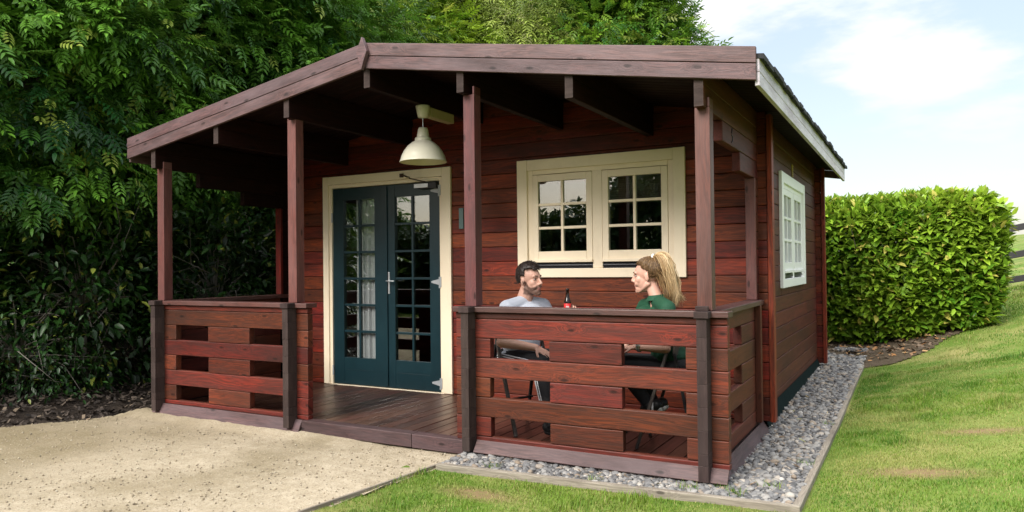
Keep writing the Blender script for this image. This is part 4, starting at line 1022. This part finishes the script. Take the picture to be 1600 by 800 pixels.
def head_shapes(mb, Mx, female=False):
    def P(*a): return Mx @ Vector(a)
    R3 = Mx.to_3x3(); s = Mx.to_scale()[0]
    def E(c, r): mb.ball(P(*c), r, R3, 20, 14)
    w = .93 if female else 1.0
    E((-.014, 0, .034), (.094, .074 * w, .086)); E((.026, 0, -.03), (.062, .058 * w, .082)); E((.02, 0, .035), (.066, .062 * w, .055))
    for sy in (-1, 1):
        mb.cone(P(-.012, sy * .050 * w, -.052), P(.062, sy * .014, -.101), .018 * s, .015 * s)
        mb.cone(P(.076, sy * .036 * w, .027), P(.083, sy * .010, .024), .010 * s, .010 * s)
        E((.052, sy * .036 * w, -.020), (.028, .022, .028)); E((-.010, sy * .074 * w, -.004), (.017, .008, .030)); E((.094, sy * .011, -.033), (.010, .008, .008))
        E((.066, sy * .026, -.045), (.022, .022, .024)); mb.cone(P(.083, sy * .012, -.064), P(.074, sy * .029, -.056), .006 * s, .005 * s)
    E((.074, 0, -.102), (.018, .020, .016)); E((.055, 0, -.085), (.035, .036, .028))
    mb.cone(P(.084, 0, .018), P(.109 if not female else .106, 0, -.026), .008 * s, .0115 * s)
    E((.084, 0, -.060), (.012, .024, .008)); E((.082, 0, -.071), (.012, .021, .008)); E((.08, 0, -.05), (.014, .02, .012))
    return P
def eyes(root, Mx):
    R3 = Mx.to_3x3(); s = Mx.to_scale()[0]
    for sy in (-1, 1):
        mb = MB(); mb.ball(Mx @ Vector((.0735, sy * .031, .007)), (.0105 * s, .0125 * s, .0042 * s), Mx.to_3x3().normalized()); e = mb.build('eye', M['eyew'], root, smooth=True); e.location = -root.location
        mb = MB(); mb.ball(Mx @ Vector((.0805, sy * .031, .007)), (.0045 * s, .0062 * s, .0050 * s), Mx.to_3x3().normalized()); q = mb.build('iris', M['eyed'], e, smooth=True)
        mb = MB(); mb.tube([Mx @ Vector((.074, sy * .048, .026)), Mx @ Vector((.088, sy * .030, .033)), Mx @ Vector((.091, sy * .014, .029))], [.002 * s, .0036 * s, .003 * s], 6); q = mb.build('eyebrow', M['mhair'] if root.name == 'person' else M['roots'], root); q.location = -root.location
def hand(mb, wrist, direction, palm_n, curl, s=1.0, thumb_side=1):
    """palm, four fingers of unequal length and a thumb; palm_n points out of the palm"""
    d = Vector(direction).normalized(); n = Vector(palm_n); n = (n - d * n.dot(d)).normalized(); b = d.cross(n) * thumb_side; w = Vector(wrist)
    for k in (-.026, -.009, .009, .026): mb.cone(w + b * k * .6 * s + d * .01 * s, w + d * .078 * s + b * k * s, .014 * s, .0105 * s, 10)
    for k, L in ((-.030, .062), (-.0105, .075), (.0105, .080), (.031, .070)):
        p = w + d * .082 * s + b * k * s; a = curl * .5; seg = [L * .45, L * .32, L * .25]; r = .0085 * s
        dd = d
        for sl in seg:
            dd = (d * math.cos(a) + n * math.sin(a)).normalized(); q = p + dd * sl * s; mb.cone(p, q, r, r * .9, 10); p = q; r *= .9; a += curl
    p = w + d * .025 * s + b * .030 * s; q = p + (d * .6 + b * .75 + n * .3).normalized() * .038 * s; mb.cone(p, q, .0115 * s, .0095 * s, 10); mb.cone(q, q + (d * .9 + b * .1 + n * (.3 + curl * .4)).normalized() * .034 * s, .0095 * s, .008 * s, 10)
def scalp(root, Mx, mask, off, mat, name, thick=.006, lump=.003):
    """hair that hugs the skull, cut along the hairline"""
    nu, nv = 72, 48; V = []; keep = set(); F = []
    for j in range(nv + 1):
        t = math.pi * j / nv
        for i in range(nu):
            a = 2 * math.pi * i / nu; d = Vector((math.sin(t) * math.cos(a), math.sin(t) * math.sin(a), math.cos(t)))
            o_ = off(d) + lump * (mnoise.noise(d * 7) + .6 * mnoise.noise(d * 19))
            V.append(Mx @ Vector((-.014 + d.x * (.094 + o_), d.y * (.074 + o_), .034 + d.z * (.086 + o_))))
            if mask(d): keep.add(j * nu + i)
    for j in range(nv):
        for i in range(nu):
            q = (j * nu + i, (j + 1) * nu + i, (j + 1) * nu + (i + 1) % nu, j * nu + (i + 1) % nu)
            if all(k in keep for k in q): F.append(q)
    me = bpy.data.meshes.new(name); me.from_pydata([tuple(v) for v in V], [], F)
    bm = bmesh.new(); bm.from_mesh(me); bmesh.ops.delete(bm, geom=[v for v in bm.verts if not v.link_faces], context='VERTS'); bm.to_mesh(me); bm.free()
    me.polygons.foreach_set('use_smooth', np.ones(len(me.polygons), bool))
    o = mesh_obj(name, me, mat, root); o.location = -root.location
    so_ = o.modifiers.new('solid', 'SOLIDIFY'); so_.thickness = thick; so_.offset = -.6
    return o
def strands(name, curves, w, mat, root, n=4, taper=True):
    mb = MB()
    for c_, r_ in curves:
        m_ = len(c_); rad = [w * (1 - .75 * (i / (m_ - 1)) ** 2) if taper else w for i in range(m_)]
        mb.tube(c_, rad, n, r_)
    o = mb.build(name, mat, root, smooth=True); o.location = -root.location; return o
def L3(a, b, t): return Vector(a).lerp(Vector(b), t)

# ---- the man
man = empty('person', (-.05, -1.02, 0), 0, 'bearded man in a pale grey t-shirt sitting on the porch and smiling, holding a bottle', 'person')
HM = head_matrix((.058, -1.0, 1.113), R(-13), R(-2), R(3), 1.0)
mb = MB(); P = head_shapes(mb, HM)
neck0 = Vector((.012, -1.0, .975))
mb.cone(P(-.018, 0, -.05), neck0, .056, .060); mb.cone(neck0, (.0, -1.0, .90), .060, .066)
shN, shF = Vector((-.045, -1.165, .902)), Vector((.085, -.845, .902)); hipN, hipF = Vector((-.10, -1.09, .515)), Vector((-.02, -.93, .515))
for c_, r_ in (((.02, -1.0, .80), (.115, .165, .15)), ((-.015, -1.005, .66), (.105, .145, .16)), ((-.05, -1.01, .53), (.12, .16, .095))):
    mb.ball(c_, r_, Matrix.Rotation(R(-22), 3, 'Z'), 20, 12)
mb.cone(neck0 + Vector((0, 0, -.065)), shN + Vector((.01, .02, -.012)), .045, .050); mb.cone(neck0 + Vector((0, 0, -.065)), shF + Vector((0, -.02, -.012)), .045, .050)
elN, wrN = Vector((-.055, -1.235, .665)), Vector((.185, -1.165, .628)); elF, wrF = Vector((.20, -.76, .665)), Vector((.290, -.868, .832))
mb.cone(shN, elN, .052, .040); mb.cone(elN, wrN, .042, .027); mb.cone(shF, elF, .052, .040); mb.cone(elF, wrF, .042, .027)
hand(mb, wrN, (.85, .10, -.42), (-.3, .3, -1), .45, 1.0, -1)
hand(mb, wrF, (.30, -.10, .55), (.75, -.80, 0), .95, 1.0, 1)
kN, anN = Vector((.235, -1.165, .525)), Vector((.325, -1.19, .10)); kF, anF = Vector((.325, -.975, .525)), Vector((.315, -.965, .10))
for h_, k_, a_ in ((hipN, kN, anN), (hipF, kF, anF)):
    mb.cone(h_, k_, .085, .058); mb.cone(k_, L3(k_, a_, .35) + Vector((-.01, 0, 0)), .056, .055); mb.cone(L3(k_, a_, .35) + Vector((-.01, 0, 0)), a_, .055, .036); mb.cone(a_, a_ + Vector((.12, -.03, -.06)), .036, .028)
HI = HM.inverted()
def pick_man(c):
    h = np.c_[c, np.ones(len(c))] @ np.array(HI).T; x, y, z = h[:, 0], h[:, 1], h[:, 2]
    near = (np.abs(x) < .14) & (np.abs(y) < .1) & (z > -.14) & (z < .16)
    lip = near * np.exp(-((np.abs(y) / .024) ** 4)) * sstep(.078, .084, x) * sstep(-.078, -.073, z) * sstep(-.054, -.059, z)
    edge = np.interp(x, [-.01, .015, .03, .05, .07, .09, .12], [.006, -.010, -.040, -.052, -.050, -.044, -.046])
    beard = near * sstep(.004, -.006, z - edge) * sstep(-.012, -.002, x + .25 * np.clip(-.04 - z, 0, .1)) * sstep(-.140, -.124, z - .45 * np.clip(.06 - x, 0, .08)) * (1 - lip)
    return beard, lip
organic('body', mb, M['skin'], .0042, man, 5, .5, pick_man)
eyes(man, HM)
def man_mask(d):
    if d.x > .28: return d.z > .50 - .10 * (abs(d.y) < .45) + .25 * max(0, .62 - d.x) * 0
    if d.x > -.12: return d.z > (.05 if abs(d.y) > .5 else .4)
    return d.z > -.52
def man_off(d):
    return .007 + .016 * max(0, d.z) ** 1.5 + .014 * max(0, d.x) * max(0, d.z)
hr = scalp(man, HM, man_mask, man_off, M['mhair'], 'hair', .010, .004)
cv = []; rd = random.Random(5)
for i in range(1500):
    d = Vector((rd.gauss(0, 1), rd.gauss(0, 1), rd.gauss(.5, .8))).normalized()
    if not man_mask(d): continue
    o_ = man_off(d) - .002; p0 = Vector((-.014 + d.x * (.094 + o_), d.y * (.074 + o_), .034 + d.z * (.086 + o_)))
    top = max(0, d.z); dr = Vector((.75 * top - .1, d.y * .3, .12 * top - .8 * (1 - top))) + Vector((rd.gauss(0, .14), rd.gauss(0, .14), rd.gauss(0, .08)))
    L = .010 + .020 * top; cv.append(([HM @ (p0 - d * .003), HM @ (p0 + d * .004 + dr * L * .5), HM @ (p0 + d * .003 + dr * L)], rd.random()))
strands('hair_tufts', cv, .0016, M['mhair'], man)
# t-shirt
mb = MB(); Rz = Matrix.Rotation(R(-22), 3, 'Z')
for c_, r_ in (((.02, -1.0, .80), (.128, .178, .150)), ((-.015, -1.005, .66), (.120, .160, .165)), ((-.05, -1.01, .545), (.137, .175, .085))): mb.ball(c_, r_, Rz, 22, 14)
mb.cone(Vector((.006, -1.03, .945)), shN + Vector((.0, .0, .006)), .056, .066); mb.cone(Vector((.018, -.97, .945)), shF + Vector((0, 0, .006)), .056, .066)
mb.ball((.014, -1.0, .925), (.082, .095, .040)); mb.ball((.05, -1.01, .87), (.10, .15, .075), Rz); mb.cone(shN, L3(shN, elN, .80), .067, .064, 16, False); mb.ball(shN, .067); mb.cone(shF, L3(shF, elF, .80), .067, .064, 16, False); mb.ball(shF, .067)
for i in range(22):  # soft folds
    a = Vector((rd.uniform(-.12, .12), rd.uniform(-.16, .16), rd.uniform(.55, .9))); q = Rz @ Vector((a.x, a.y, 0)); ang = math.atan2(a.y, a.x)
    c0 = Rz @ Vector((.122 * math.cos(ang), .168 * math.sin(ang), 0)); c1 = Rz @ Vector((.122 * math.cos(ang + .5), .168 * math.sin(ang + .5), 0)); mb.cone(Vector((0, -1.0, a.z)) + c0, Vector((.0, -1.0, a.z - rd.uniform(-.06, .08))) + c1, .006, .003, 6)
organic('t_shirt', mb, M['shirtg'], .006, man, 3)
mb = MB(); mb.prism([(-.012, .0), (.012, 0), (.0, .02)], 0, .004); q = mb.build('shirt_emblem', M['trouser'], man); q.matrix_local = Matrix.Translation(Vector((.155, -1.125, .862)) - man.location) @ Matrix.Rotation(R(40), 4, 'Z') @ Matrix.Rotation(R(-25), 4, 'X')
# track trousers with three white stripes
mb = MB(); mb.ball((-.06, -1.01, .53), (.125, .165, .10), Rz, 20, 12)
for h_, k_, a_ in ((hipN, kN, anN), (hipF, kF, anF)):
    mb.cone(h_, k_, .096, .070); m_ = L3(k_, a_, .35) + Vector((-.008, 0, 0)); mb.cone(k_, m_, .069, .066); mb.cone(m_, a_ + Vector((0, 0, .0)), .066, .052)
organic('trousers', mb, M['trouser'], .007, man, 3)
mb = MB()
for j in range(3):
    off = (j - 1) * .017
    mb.tube([kN + Vector((-.035 + off * .6, -.062, -.02)), L3(kN, anN, .35) + Vector((-.034 + off, -.058, 0)), anN + Vector((-.026 + off * .8, -.046, .02))], .005, 6)
    mb.tube([hipN + Vector((-.03, -.085, .045 - off)), L3(hipN, kN, .5) + Vector((-.02, -.082, .02 - off)), kN + Vector((-.02, -.066, .0 - off * .6))], .005, 6)
q = mb.build('stripes', M['stripe'], man, smooth=True); q.location = -man.location
def shoe(root, ankle, fdir, tip_drop=0.0, white=False):
    a = Vector(ankle); f_ = Vector(fdir).normalized(); mb = MB(); upv = Vector((0, 0, 1)); sd_ = upv.cross(f_).normalized(); nn = f_.cross(sd_)
    heel = a - f_ * .045 - nn * .035; toe = a + f_ * .165 - nn * .045
    mb.cone(heel, toe, .040, .032); mb.cone(a, heel + f_ * .06, .045, .042); mb.cone(a + f_ * .03, toe - f_ * .04, .040, .034); mb.ball(toe - f_ * .02, (.05, .045, .03), Matrix((f_, sd_, nn)).transposed())
    o = organic('shoe', mb, M['shoe'], .006, root, 3)
    mb = MB()
    for s_ in (-1, 1): mb.cone(heel - nn * .034 + sd_ * s_ * .012, toe - nn * .028 + sd_ * s_ * .014, .018, .016)
    s2 = organic('sole', mb, M['sole'] if white else M['shoe'], .006, root, 2)
    if white:
        for s_ in (-1, 1):
            mb = MB(); c0 = a - nn * .03; k = .044 * s_
            mb.tube([c0 + f_ * .085 + sd_ * k * .8 - nn * .016, c0 + f_ * .03 + sd_ * k * 1.0 - nn * .026, c0 - f_ * .005 + sd_ * k * 1.02 - nn * .018, c0 - f_ * .05 + sd_ * k * .96 + nn * .022], [.003, .009, .009, .002], 6)
            q = mb.build('shoe_flash', M['sole'], root, smooth=True); q.location = -root.location
shoe(man, anN, (.95, -.25, -.05)); shoe(man, anF, (1, .0, -.05))

# ---- bottle in his hand
bt = empty('beer_bottle', (.335, -.93, .815), 0, 'dark glass beer bottle with a red label held up in the man\'s hand', 'bottle')
mb = MB(); mb.lathe([(0, 0), (.024, 0), (.0265, .004), (.0265, .132), (.025, .142), (.019, .160), (.0145, .176), (.0125, .200), (.0118, .222), (.0135, .224), (.0135, .232), (.011, .236), (0, .236)], (0, 0, 0), 28); mb.build('glass_body', M['bottle'], bt, smooth=True)
mb = MB(); mb.lathe([(.0269, .045), (.0272, .0455), (.0272, .124), (.0269, .1245)], (0, 0, 0), 32); lb = mb.build('label', M['label'], bt, smooth=True)
mb = MB(); ang0 = math.atan2(-5.0, 2.3)
for i, (da, dz_) in enumerate(((-.40, 0), (-.28, .003), (-.16, -.001), (-.03, .003), (.09, 0), (.21, .003), (.33, -.001))):
    r_ = .0274; pts = [(r_ * math.cos(ang0 + da + u * .10), r_ * math.sin(ang0 + da + u * .10), .1 + dz_ + .006 * v) for u, v in ((-.5, -.8), (-.1, .9), (.2, -.6), (.5, .5))]; mb.tube(pts, .0011, 5)
mb.build('label_lettering', M['sole'], lb)

# ---- the woman
wom = empty('person', (1.15, -1.01, 0), 0, 'woman with a long blonde ponytail and a dark green polo shirt, seated facing the man', 'person')
HW_ = head_matrix((.975, -1.0, 1.142), R(187), R(3), R(-3), .99)
mb = MB(); P = head_shapes(mb, HW_, True)
neck0 = Vector((1.035, -1.0, 1.0)); mb.cone(P(-.020, 0, -.05), neck0, .041, .045); mb.cone(neck0, (1.05, -1.0, .92), .046, .052)
shN, shF = Vector((1.155, -1.140, .922)), Vector((.915, -.875, .916)); hipN, hipF = Vector((1.20, -1.085, .515)), Vector((1.19, -.935, .515)); Rz = Matrix.Rotation(R(-8), 3, 'Z')
for c_, r_ in (((1.06, -1.0, .81), (.098, .140, .13)), ((1.10, -1.0, .67), (.088, .122, .15)), ((1.17, -1.01, .53), (.12, .165, .10))): mb.ball(c_, r_, Rz, 20, 12)
mb.cone(neck0 + Vector((.01, 0, -.075)), shN + Vector((0, .02, -.015)), .038, .042); mb.cone(neck0 + Vector((.01, 0, -.075)), shF + Vector((.01, -.02, -.015)), .036, .040)
elN, wrN = Vector((1.165, -1.215, .672)), Vector((.945, -1.185, .668)); elF, wrF = Vector((.80, -.83, .74)), Vector((.79, -.95, .645))
mb.cone(shN, elN, .044, .034); mb.cone(elN, wrN, .035, .023); mb.cone(shF, elF, .044, .034); mb.cone(elF, wrF, .035, .023)
hand(mb, wrN, (-1, .05, -.14), (0, .2, -1), .28, .92, 1); hand(mb, wrF, (-1, -.2, -.2), (0, .1, -1), .3, .92, -1)
kN, anN = Vector((.80, -1.10, .545)), Vector((1.005, -1.09, .265)); kF, anF = Vector((.79, -.93, .535)), Vector((.99, -.92, .25))
for h_, k_, a_ in ((hipN, kN, anN), (hipF, kF, anF)):
    mb.cone(h_, k_, .078, .052); mb.cone(k_, L3(k_, a_, .4), .05, .05); mb.cone(L3(k_, a_, .4), a_, .05, .032); mb.cone(a_, a_ + Vector((-.05, 0, -.07)), .032, .026)
HI2 = HW_.inverted()
def pick_w(c):
    h = np.c_[c, np.ones(len(c))] @ np.array(HI2).T; x, y, z = h[:, 0], h[:, 1], h[:, 2]
    return x * 0, np.exp(-((np.abs(y) / .022) ** 4)) * sstep(.078, .084, x) * sstep(.125, .12, x) * sstep(-.079, -.074, z) * sstep(-.052, -.058, z)
organic('body', mb, M['skin'], .0042, wom, 5, .5, pick_w); eyes(wom, HW_)
def w_mask(d):
    if d.x > .45: return d.z > .52
    if d.x > -.05: return d.z > .12 + .5 * max(0, d.x - .1)
    return d.z > -.40
scalp(wom, HW_, w_mask, lambda d: .004 + .010 * max(0, -d.x) + .006 * max(0, d.z), M['roots'], 'hair', .010, .002)
rd = random.Random(9); cv = []
tie = HW_ @ Vector((-.046, 0, .125))
for i in range(1700):  # combed back to the tie
    d = Vector((rd.gauss(0, 1), rd.gauss(0, 1), rd.gauss(.2, .8))).normalized()
    if not w_mask(d): continue
    o_ = .0105 + .011 * max(0, -d.x) + .008 * max(0, d.z)
    def sk(v): v = v.normalized(); return HW_ @ Vector((-.014 + v.x * (.094 + o_), v.y * (.074 + o_), .034 + v.z * (.086 + o_)))
    e = Vector((-.30, 0, .95)).normalized(); cv.append(([sk(d) * .72 + (HW_ @ Vector((-.014 + d.x * .094, d.y * .074, .034 + d.z * .086))) * .28, sk(d.lerp(e, .3)), sk(d.lerp(e, .6)), sk(d.lerp(e, .9))], .05 + .45 * rd.random() ** 1.5))
strands('combed_hair', cv, .0013, M['combed'], wom)
cv = []
for i in range(1150):
    cl_ = i % 23; rc = random.Random(cl_); ca, cr = rc.uniform(0, 6.283), rc.random() ** .5; wob = Vector((rc.gauss(0, .016), rc.gauss(0, .014), rc.gauss(0, .012))); shade = rc.random()
    u = .78 * cr * math.cos(ca) + rd.gauss(0, .17); v = .78 * cr * math.sin(ca) + rd.gauss(0, .17); lenf = rd.uniform(.70, 1.0) * (.72 + .32 * rc.random())
    j = lambda s_=.008: Vector((rd.gauss(0, s_), rd.gauss(0, s_), rd.gauss(0, s_)))
    p = [tie + Vector((u * .012, v * .014, 0)), tie + Vector((.022 + .012 * u, v * .030, .018 + .022 * u)), tie + Vector((.060 + .046 * u, v * .050, .002 + .042 * u)) + j(.003),
         tie + Vector((.088 + .066 * u, v * .062, -.075 + .028 * u)) + wob * .7 + j(.005), tie + Vector((.116 + .066 * u, v * .062, -.180)) - wob * .8 + j(.006), tie + Vector((.138 + .046 * u + .02 * rd.random(), v * .046, -.180 - .150 * lenf)) + wob + j(.007)]
    if rd.random() < .07: p = p[:2] + [v_ + Vector((rd.gauss(0, .02), rd.gauss(0, .02), rd.gauss(0, .012))) for v_ in p[2:]]
    if rd.random() < .15: p = p[:5]
    q = [p[0]]
    for a0, b0 in zip(p[:-1], p[1:]): q += [a0.lerp(b0, .5) + j(.0018), b0]
    sm_ = [q[0]] + [(q[t_ - 1] + q[t_] * 2 + q[t_ + 1]) / 4 for t_ in range(1, len(q) - 1)] + [q[-1]]
    cv.append((sm_, min(1, max(0, .60 * shade + .45 * rd.random() + .18 * u - .05))))
strands('ponytail', cv, .0024, M['blonde'], wom, 4)
mb = MB(); T = [tie + Vector((0.006, .022 * math.cos(a), .022 * math.sin(a))) for a in np.linspace(0, 6.283, 17)]; mb.tube(T, .009, 8); q = mb.build('hair_tie', M['sole'], wom, smooth=True); q.location = -wom.location
mb = MB()
for c_, r_ in (((1.06, -1.0, .81), (.112, .153, .135)), ((1.10, -1.0, .67), (.102, .137, .155)), ((1.155, -1.01, .60), (.118, .160, .07))): mb.ball(c_, r_, Rz, 22, 14)
mb.ball((.955, -1.0, .835), (.090, .125, .10), Matrix.Rotation(R(30), 3, 'Z'))
mb.cone((1.055, -1.02, .965), shN + Vector((0, 0, .006)), .050, .058); mb.cone((1.03, -.98, .965), shF + Vector((0, 0, .006)), .050, .058)
mb.cone(shN, L3(shN, elN, .72), .058, .056, 16, False); mb.ball(shN, .058); mb.cone(shF, L3(shF, elF, .72), .058, .056, 16, False); mb.ball(shF, .058)
organic('polo_shirt', mb, M['polo'], .006, wom, 3)
mb = MB()   # turned-down collar, open at the throat
cc_ = Vector((1.040, -1.0, .995))
for sg in (-1, 1):
    pts = []
    for t_ in np.linspace(.12, 1, 10):
        a = R(180) + sg * R(190 * t_ * .95) ; pts.append((a, t_))
    V = []; F = []
    for a, t_ in pts:
        o_ = Vector((math.cos(a), math.sin(a), 0)); V += [cc_ + o_ * .050 + Vector((.0, 0, .004 + .018 * t_)), cc_ + o_ * .070 + Vector((0, 0, -.030 + .02 * t_)), cc_ + o_ * .076 + Vector((0, 0, -.028 + .02 * t_)), cc_ + o_ * .056 + Vector((0, 0, .008 + .018 * t_))]
    for i in range(len(pts) - 1):
        for k in range(4): F.append((i * 4 + k, i * 4 + (k + 1) % 4, i * 4 + 4 + (k + 1) % 4, i * 4 + 4 + k))
    mb.add(V, F)
q = mb.build('collar', M['polo'], wom); q.location = -wom.location
mb = MB(); mb.ball((1.17, -1.01, .535), (.125, .170, .10), Rz, 20, 12)
for h_, k_, a_ in ((hipN, kN, anN), (hipF, kF, anF)): mb.cone(h_, k_, .088, .060); mb.cone(k_, L3(k_, a_, .4), .059, .057); mb.cone(L3(k_, a_, .4), a_, .057, .040)
organic('trousers', mb, M['trouser'], .007, wom, 3)
mb = MB(); ax = (wrN - elN).normalized(); s1 = ax.orthogonal().normalized(); s2 = ax.cross(s1); cw = wrN - ax * .03
mb.tube([cw + (s1 * math.cos(a) + s2 * math.sin(a)) * .0285 for a in np.linspace(0, 6.283, 19)], .004, 6); mb.tube([cw + (s1 * math.cos(a) + s2 * math.sin(a)) * .0285 + ax * .008 for a in np.linspace(0, 6.283, 19)], .004, 6); mb.tube([cw + (s1 * math.cos(a) + s2 * math.sin(a)) * .0285 - ax * .008 for a in np.linspace(0, 6.283, 19)], .004, 6)
mb.ball(cw + Vector((0, -.028, .012)), (.016, .008, .016)); q = mb.build('wristwatch', M['steel'], wom, smooth=True); q.location = -wom.location
shoe(wom, anN, (-.72, 0, -.70), white=True); shoe(wom, anF, (-.72, 0.05, -.70), white=True)


def world_light():
    w = bpy.data.worlds.new('World'); S.world = w; w.use_nodes = True; nt = w.node_tree; nt.nodes.clear()
    N = nt.nodes.new; Lk = nt.links.new
    out = N('ShaderNodeOutputWorld'); bg = N('ShaderNodeBackground'); sky = N('ShaderNodeTexSky'); sky.sky_type = 'NISHITA'; sky.sun_disc = False
    sky.sun_elevation = SUN_EL; sky.sun_rotation = SUN_ROT; sky.altitude = 50; sky.air_density = 1.0; sky.dust_density = 1.6; sky.ozone_density = 1.0
    tc = N('ShaderNodeTexCoord'); sep = N('ShaderNodeSeparateXYZ'); Lk(tc.outputs['Generated'], sep.inputs[0])
    def m(op, a, b=0.0, c=None, clamp=False):
        nd = N('ShaderNodeMath'); nd.operation = op; nd.use_clamp = clamp
        for i, v in enumerate((a, b, c)):
            if v is None: continue
            if isinstance(v, bpy.types.NodeSocket): Lk(v, nd.inputs[i])
            else: nd.inputs[i].default_value = v
        return nd.outputs[0]
    zc = m('MAXIMUM', sep.outputs[2], 0.0); k = m('ADD', zc, .22)
    cx = m('DIVIDE', sep.outputs[0], k); cy = m('DIVIDE', sep.outputs[1], k)
    cmb = N('ShaderNodeCombineXYZ'); Lk(cx, cmb.inputs[0]); Lk(cy, cmb.inputs[1]); Lk(m('MULTIPLY', zc, 3.2), cmb.inputs[2])
    nz = N('ShaderNodeTexNoise'); Lk(cmb.outputs[0], nz.inputs['Vector']); nz.inputs['Scale'].default_value = 3.4; nz.inputs['Detail'].default_value = 7; nz.inputs['Roughness'].default_value = .56
    # cloud banks that really stand in these directions
    dens = m('ADD', m('MULTIPLY', m('SUBTRACT', nz.outputs['Fac'], .5), 1.9), m('ADD', m('MULTIPLY', zc, 1.5), CLOUD_BIAS))
    for (dx, dy, dz, sx, sz, amp) in CLOUDS:
        # angular offsets
        az0 = math.atan2(dx, dy); L = math.hypot(dx, dy); el0 = math.atan2(dz, L)
        az = m('ARCTAN2', sep.outputs[0], sep.outputs[1]); hl = m('SQRT', m('ADD', m('MULTIPLY', sep.outputs[0], sep.outputs[0]), m('MULTIPLY', sep.outputs[1], sep.outputs[1]))); el = m('ARCTAN2', sep.outputs[2], hl)
        qa = m('DIVIDE', m('SUBTRACT', az, az0), sx); qe = m('DIVIDE', m('SUBTRACT', el, el0), sz)
        e = m('EXPONENT', m('MULTIPLY', m('ADD', m('MULTIPLY', qa, qa), m('MULTIPLY', qe, qe)), -1.0)); dens = m('ADD', dens, m('MULTIPLY', e, amp))
    rp = N('ShaderNodeMapRange'); rp.interpolation_type = 'SMOOTHSTEP'; Lk(dens, rp.inputs[0]); rp.inputs[1].default_value = .0; rp.inputs[2].default_value = .55
    hz = m('MULTIPLY', m('EXPONENT', m('MULTIPLY', zc, -9.0)), .30)
    fac = m('ADD', m('ADD', m('MULTIPLY', rp.outputs[0], .72), hz), .24, None, True)
    mx = N('ShaderNodeMix'); mx.data_type = 'RGBA'; Lk(fac, mx.inputs[0])
    sc = N('ShaderNodeMix'); sc.data_type = 'RGBA'; sc.blend_type = 'MULTIPLY'; sc.inputs[0].default_value = 1; Lk(sky.outputs[0], sc.inputs[6]); sc.inputs[7].default_value = (*SKY_TINT, 1)
    Lk(sc.outputs[2], mx.inputs[6]); mx.inputs[7].default_value = (*[c * CLOUD_L for c in (.985, .995, 1.0)], 1)
    el_gain = N('ShaderNodeMix'); el_gain.data_type = 'RGBA'; el_gain.blend_type = 'MULTIPLY'; el_gain.inputs[0].default_value = 1
    gn = m('ADD', 1.0, m('MULTIPLY', m('POWER', zc, 2.0), ZEN)); cg = N('ShaderNodeCombineXYZ')
    for i in range(3): Lk(gn, cg.inputs[i])
    Lk(mx.outputs[2], el_gain.inputs[6]); Lk(cg.outputs[0], el_gain.inputs[7]); Lk(el_gain.outputs[2], bg.inputs[0]); bg.inputs[1].default_value = SKY_STR; Lk(bg.outputs[0], out.inputs[0])
EXPO = 1.3
SUN_EL = R(37); SUN_AZ = R(194)              # azimuth measured clockwise from +Y
SUN_ROT = SUN_AZ
SKY_STR = .085; ZEN = 2.6; CLOUD_L = 4.5; CLOUD_BIAS = -.42; SKY_TINT = (1.04, .93, .84)
CAMP = Vector((2.6111, -5.9515, 1.2237)); YAW, PIT, ROL = .4998, .0124, -.0112
def view_dir(u, v):
    f = Vector((-math.sin(YAW) * math.cos(PIT), math.cos(YAW) * math.cos(PIT), math.sin(PIT))); r = Vector((math.cos(YAW), math.sin(YAW), 0)); up = r.cross(f)
    r2 = r * math.cos(ROL) + up * math.sin(ROL); u2 = -r * math.sin(ROL) + up * math.cos(ROL)
    return (f + r2 * (u - 800) / 1155 - u2 * (v - 401) / 1155).normalized()
CLOUDS = [(*view_dir(u, v), sx, sz, a) for (u, v, sx, sz, a) in ((1470, 95, .15, .055, .55), (1380, 120, .10, .05, .3), (1410, 188, .09, .022, .30), (1485, 143, .05, .02, .3), (1130, 25, .16, .05, .45), (1590, 250, .06, .03, .5), (1350, 285, .13, .03, .35), (1250, 200, .09, .08, -.35), (1560, 15, .12, .03, -.4))]
world_light()
sun = bpy.data.lights.new('sun', 'SUN'); sun.energy = 2.1; sun.angle = R(30); sun.color = (1, .955, .89)
so = bpy.data.objects.new('sun', sun); C.objects.link(so)
sd = Vector((math.sin(SUN_AZ) * math.cos(SUN_EL), math.cos(SUN_AZ) * math.cos(SUN_EL), math.sin(SUN_EL)))
so.rotation_euler = sd.to_track_quat('Z', 'Y').to_euler(); so.location = (6, -10, 14)

cam = bpy.data.cameras.new('Camera'); co = bpy.data.objects.new('Camera', cam); C.objects.link(co); S.camera = co
f = Vector((-math.sin(YAW) * math.cos(PIT), math.cos(YAW) * math.cos(PIT), math.sin(PIT))); r = Vector((math.cos(YAW), math.sin(YAW), 0)); up = r.cross(f)
r2 = r * math.cos(ROL) + up * math.sin(ROL); u2 = -r * math.sin(ROL) + up * math.cos(ROL)
co.matrix_world = Matrix(((r2.x, u2.x, -f.x, CAMP.x), (r2.y, u2.y, -f.y, CAMP.y), (r2.z, u2.z, -f.z, CAMP.z), (0, 0, 0, 1)))
cam.sensor_width = 36; cam.lens = 1155.04 / 1600 * 36; cam.shift_y = .0006; cam.clip_end = 2000; cam.clip_start = .05
vs = S.view_settings; vs.view_transform = 'Standard'; vs.look = 'None'; vs.gamma = 1; vs.exposure = EXPO; vs.use_curve_mapping = False
S.cycles.max_bounces = 8; S.cycles.transparent_max_bounces = 16; S.cycles.caustics_reflective = False; S.cycles.caustics_refractive = False
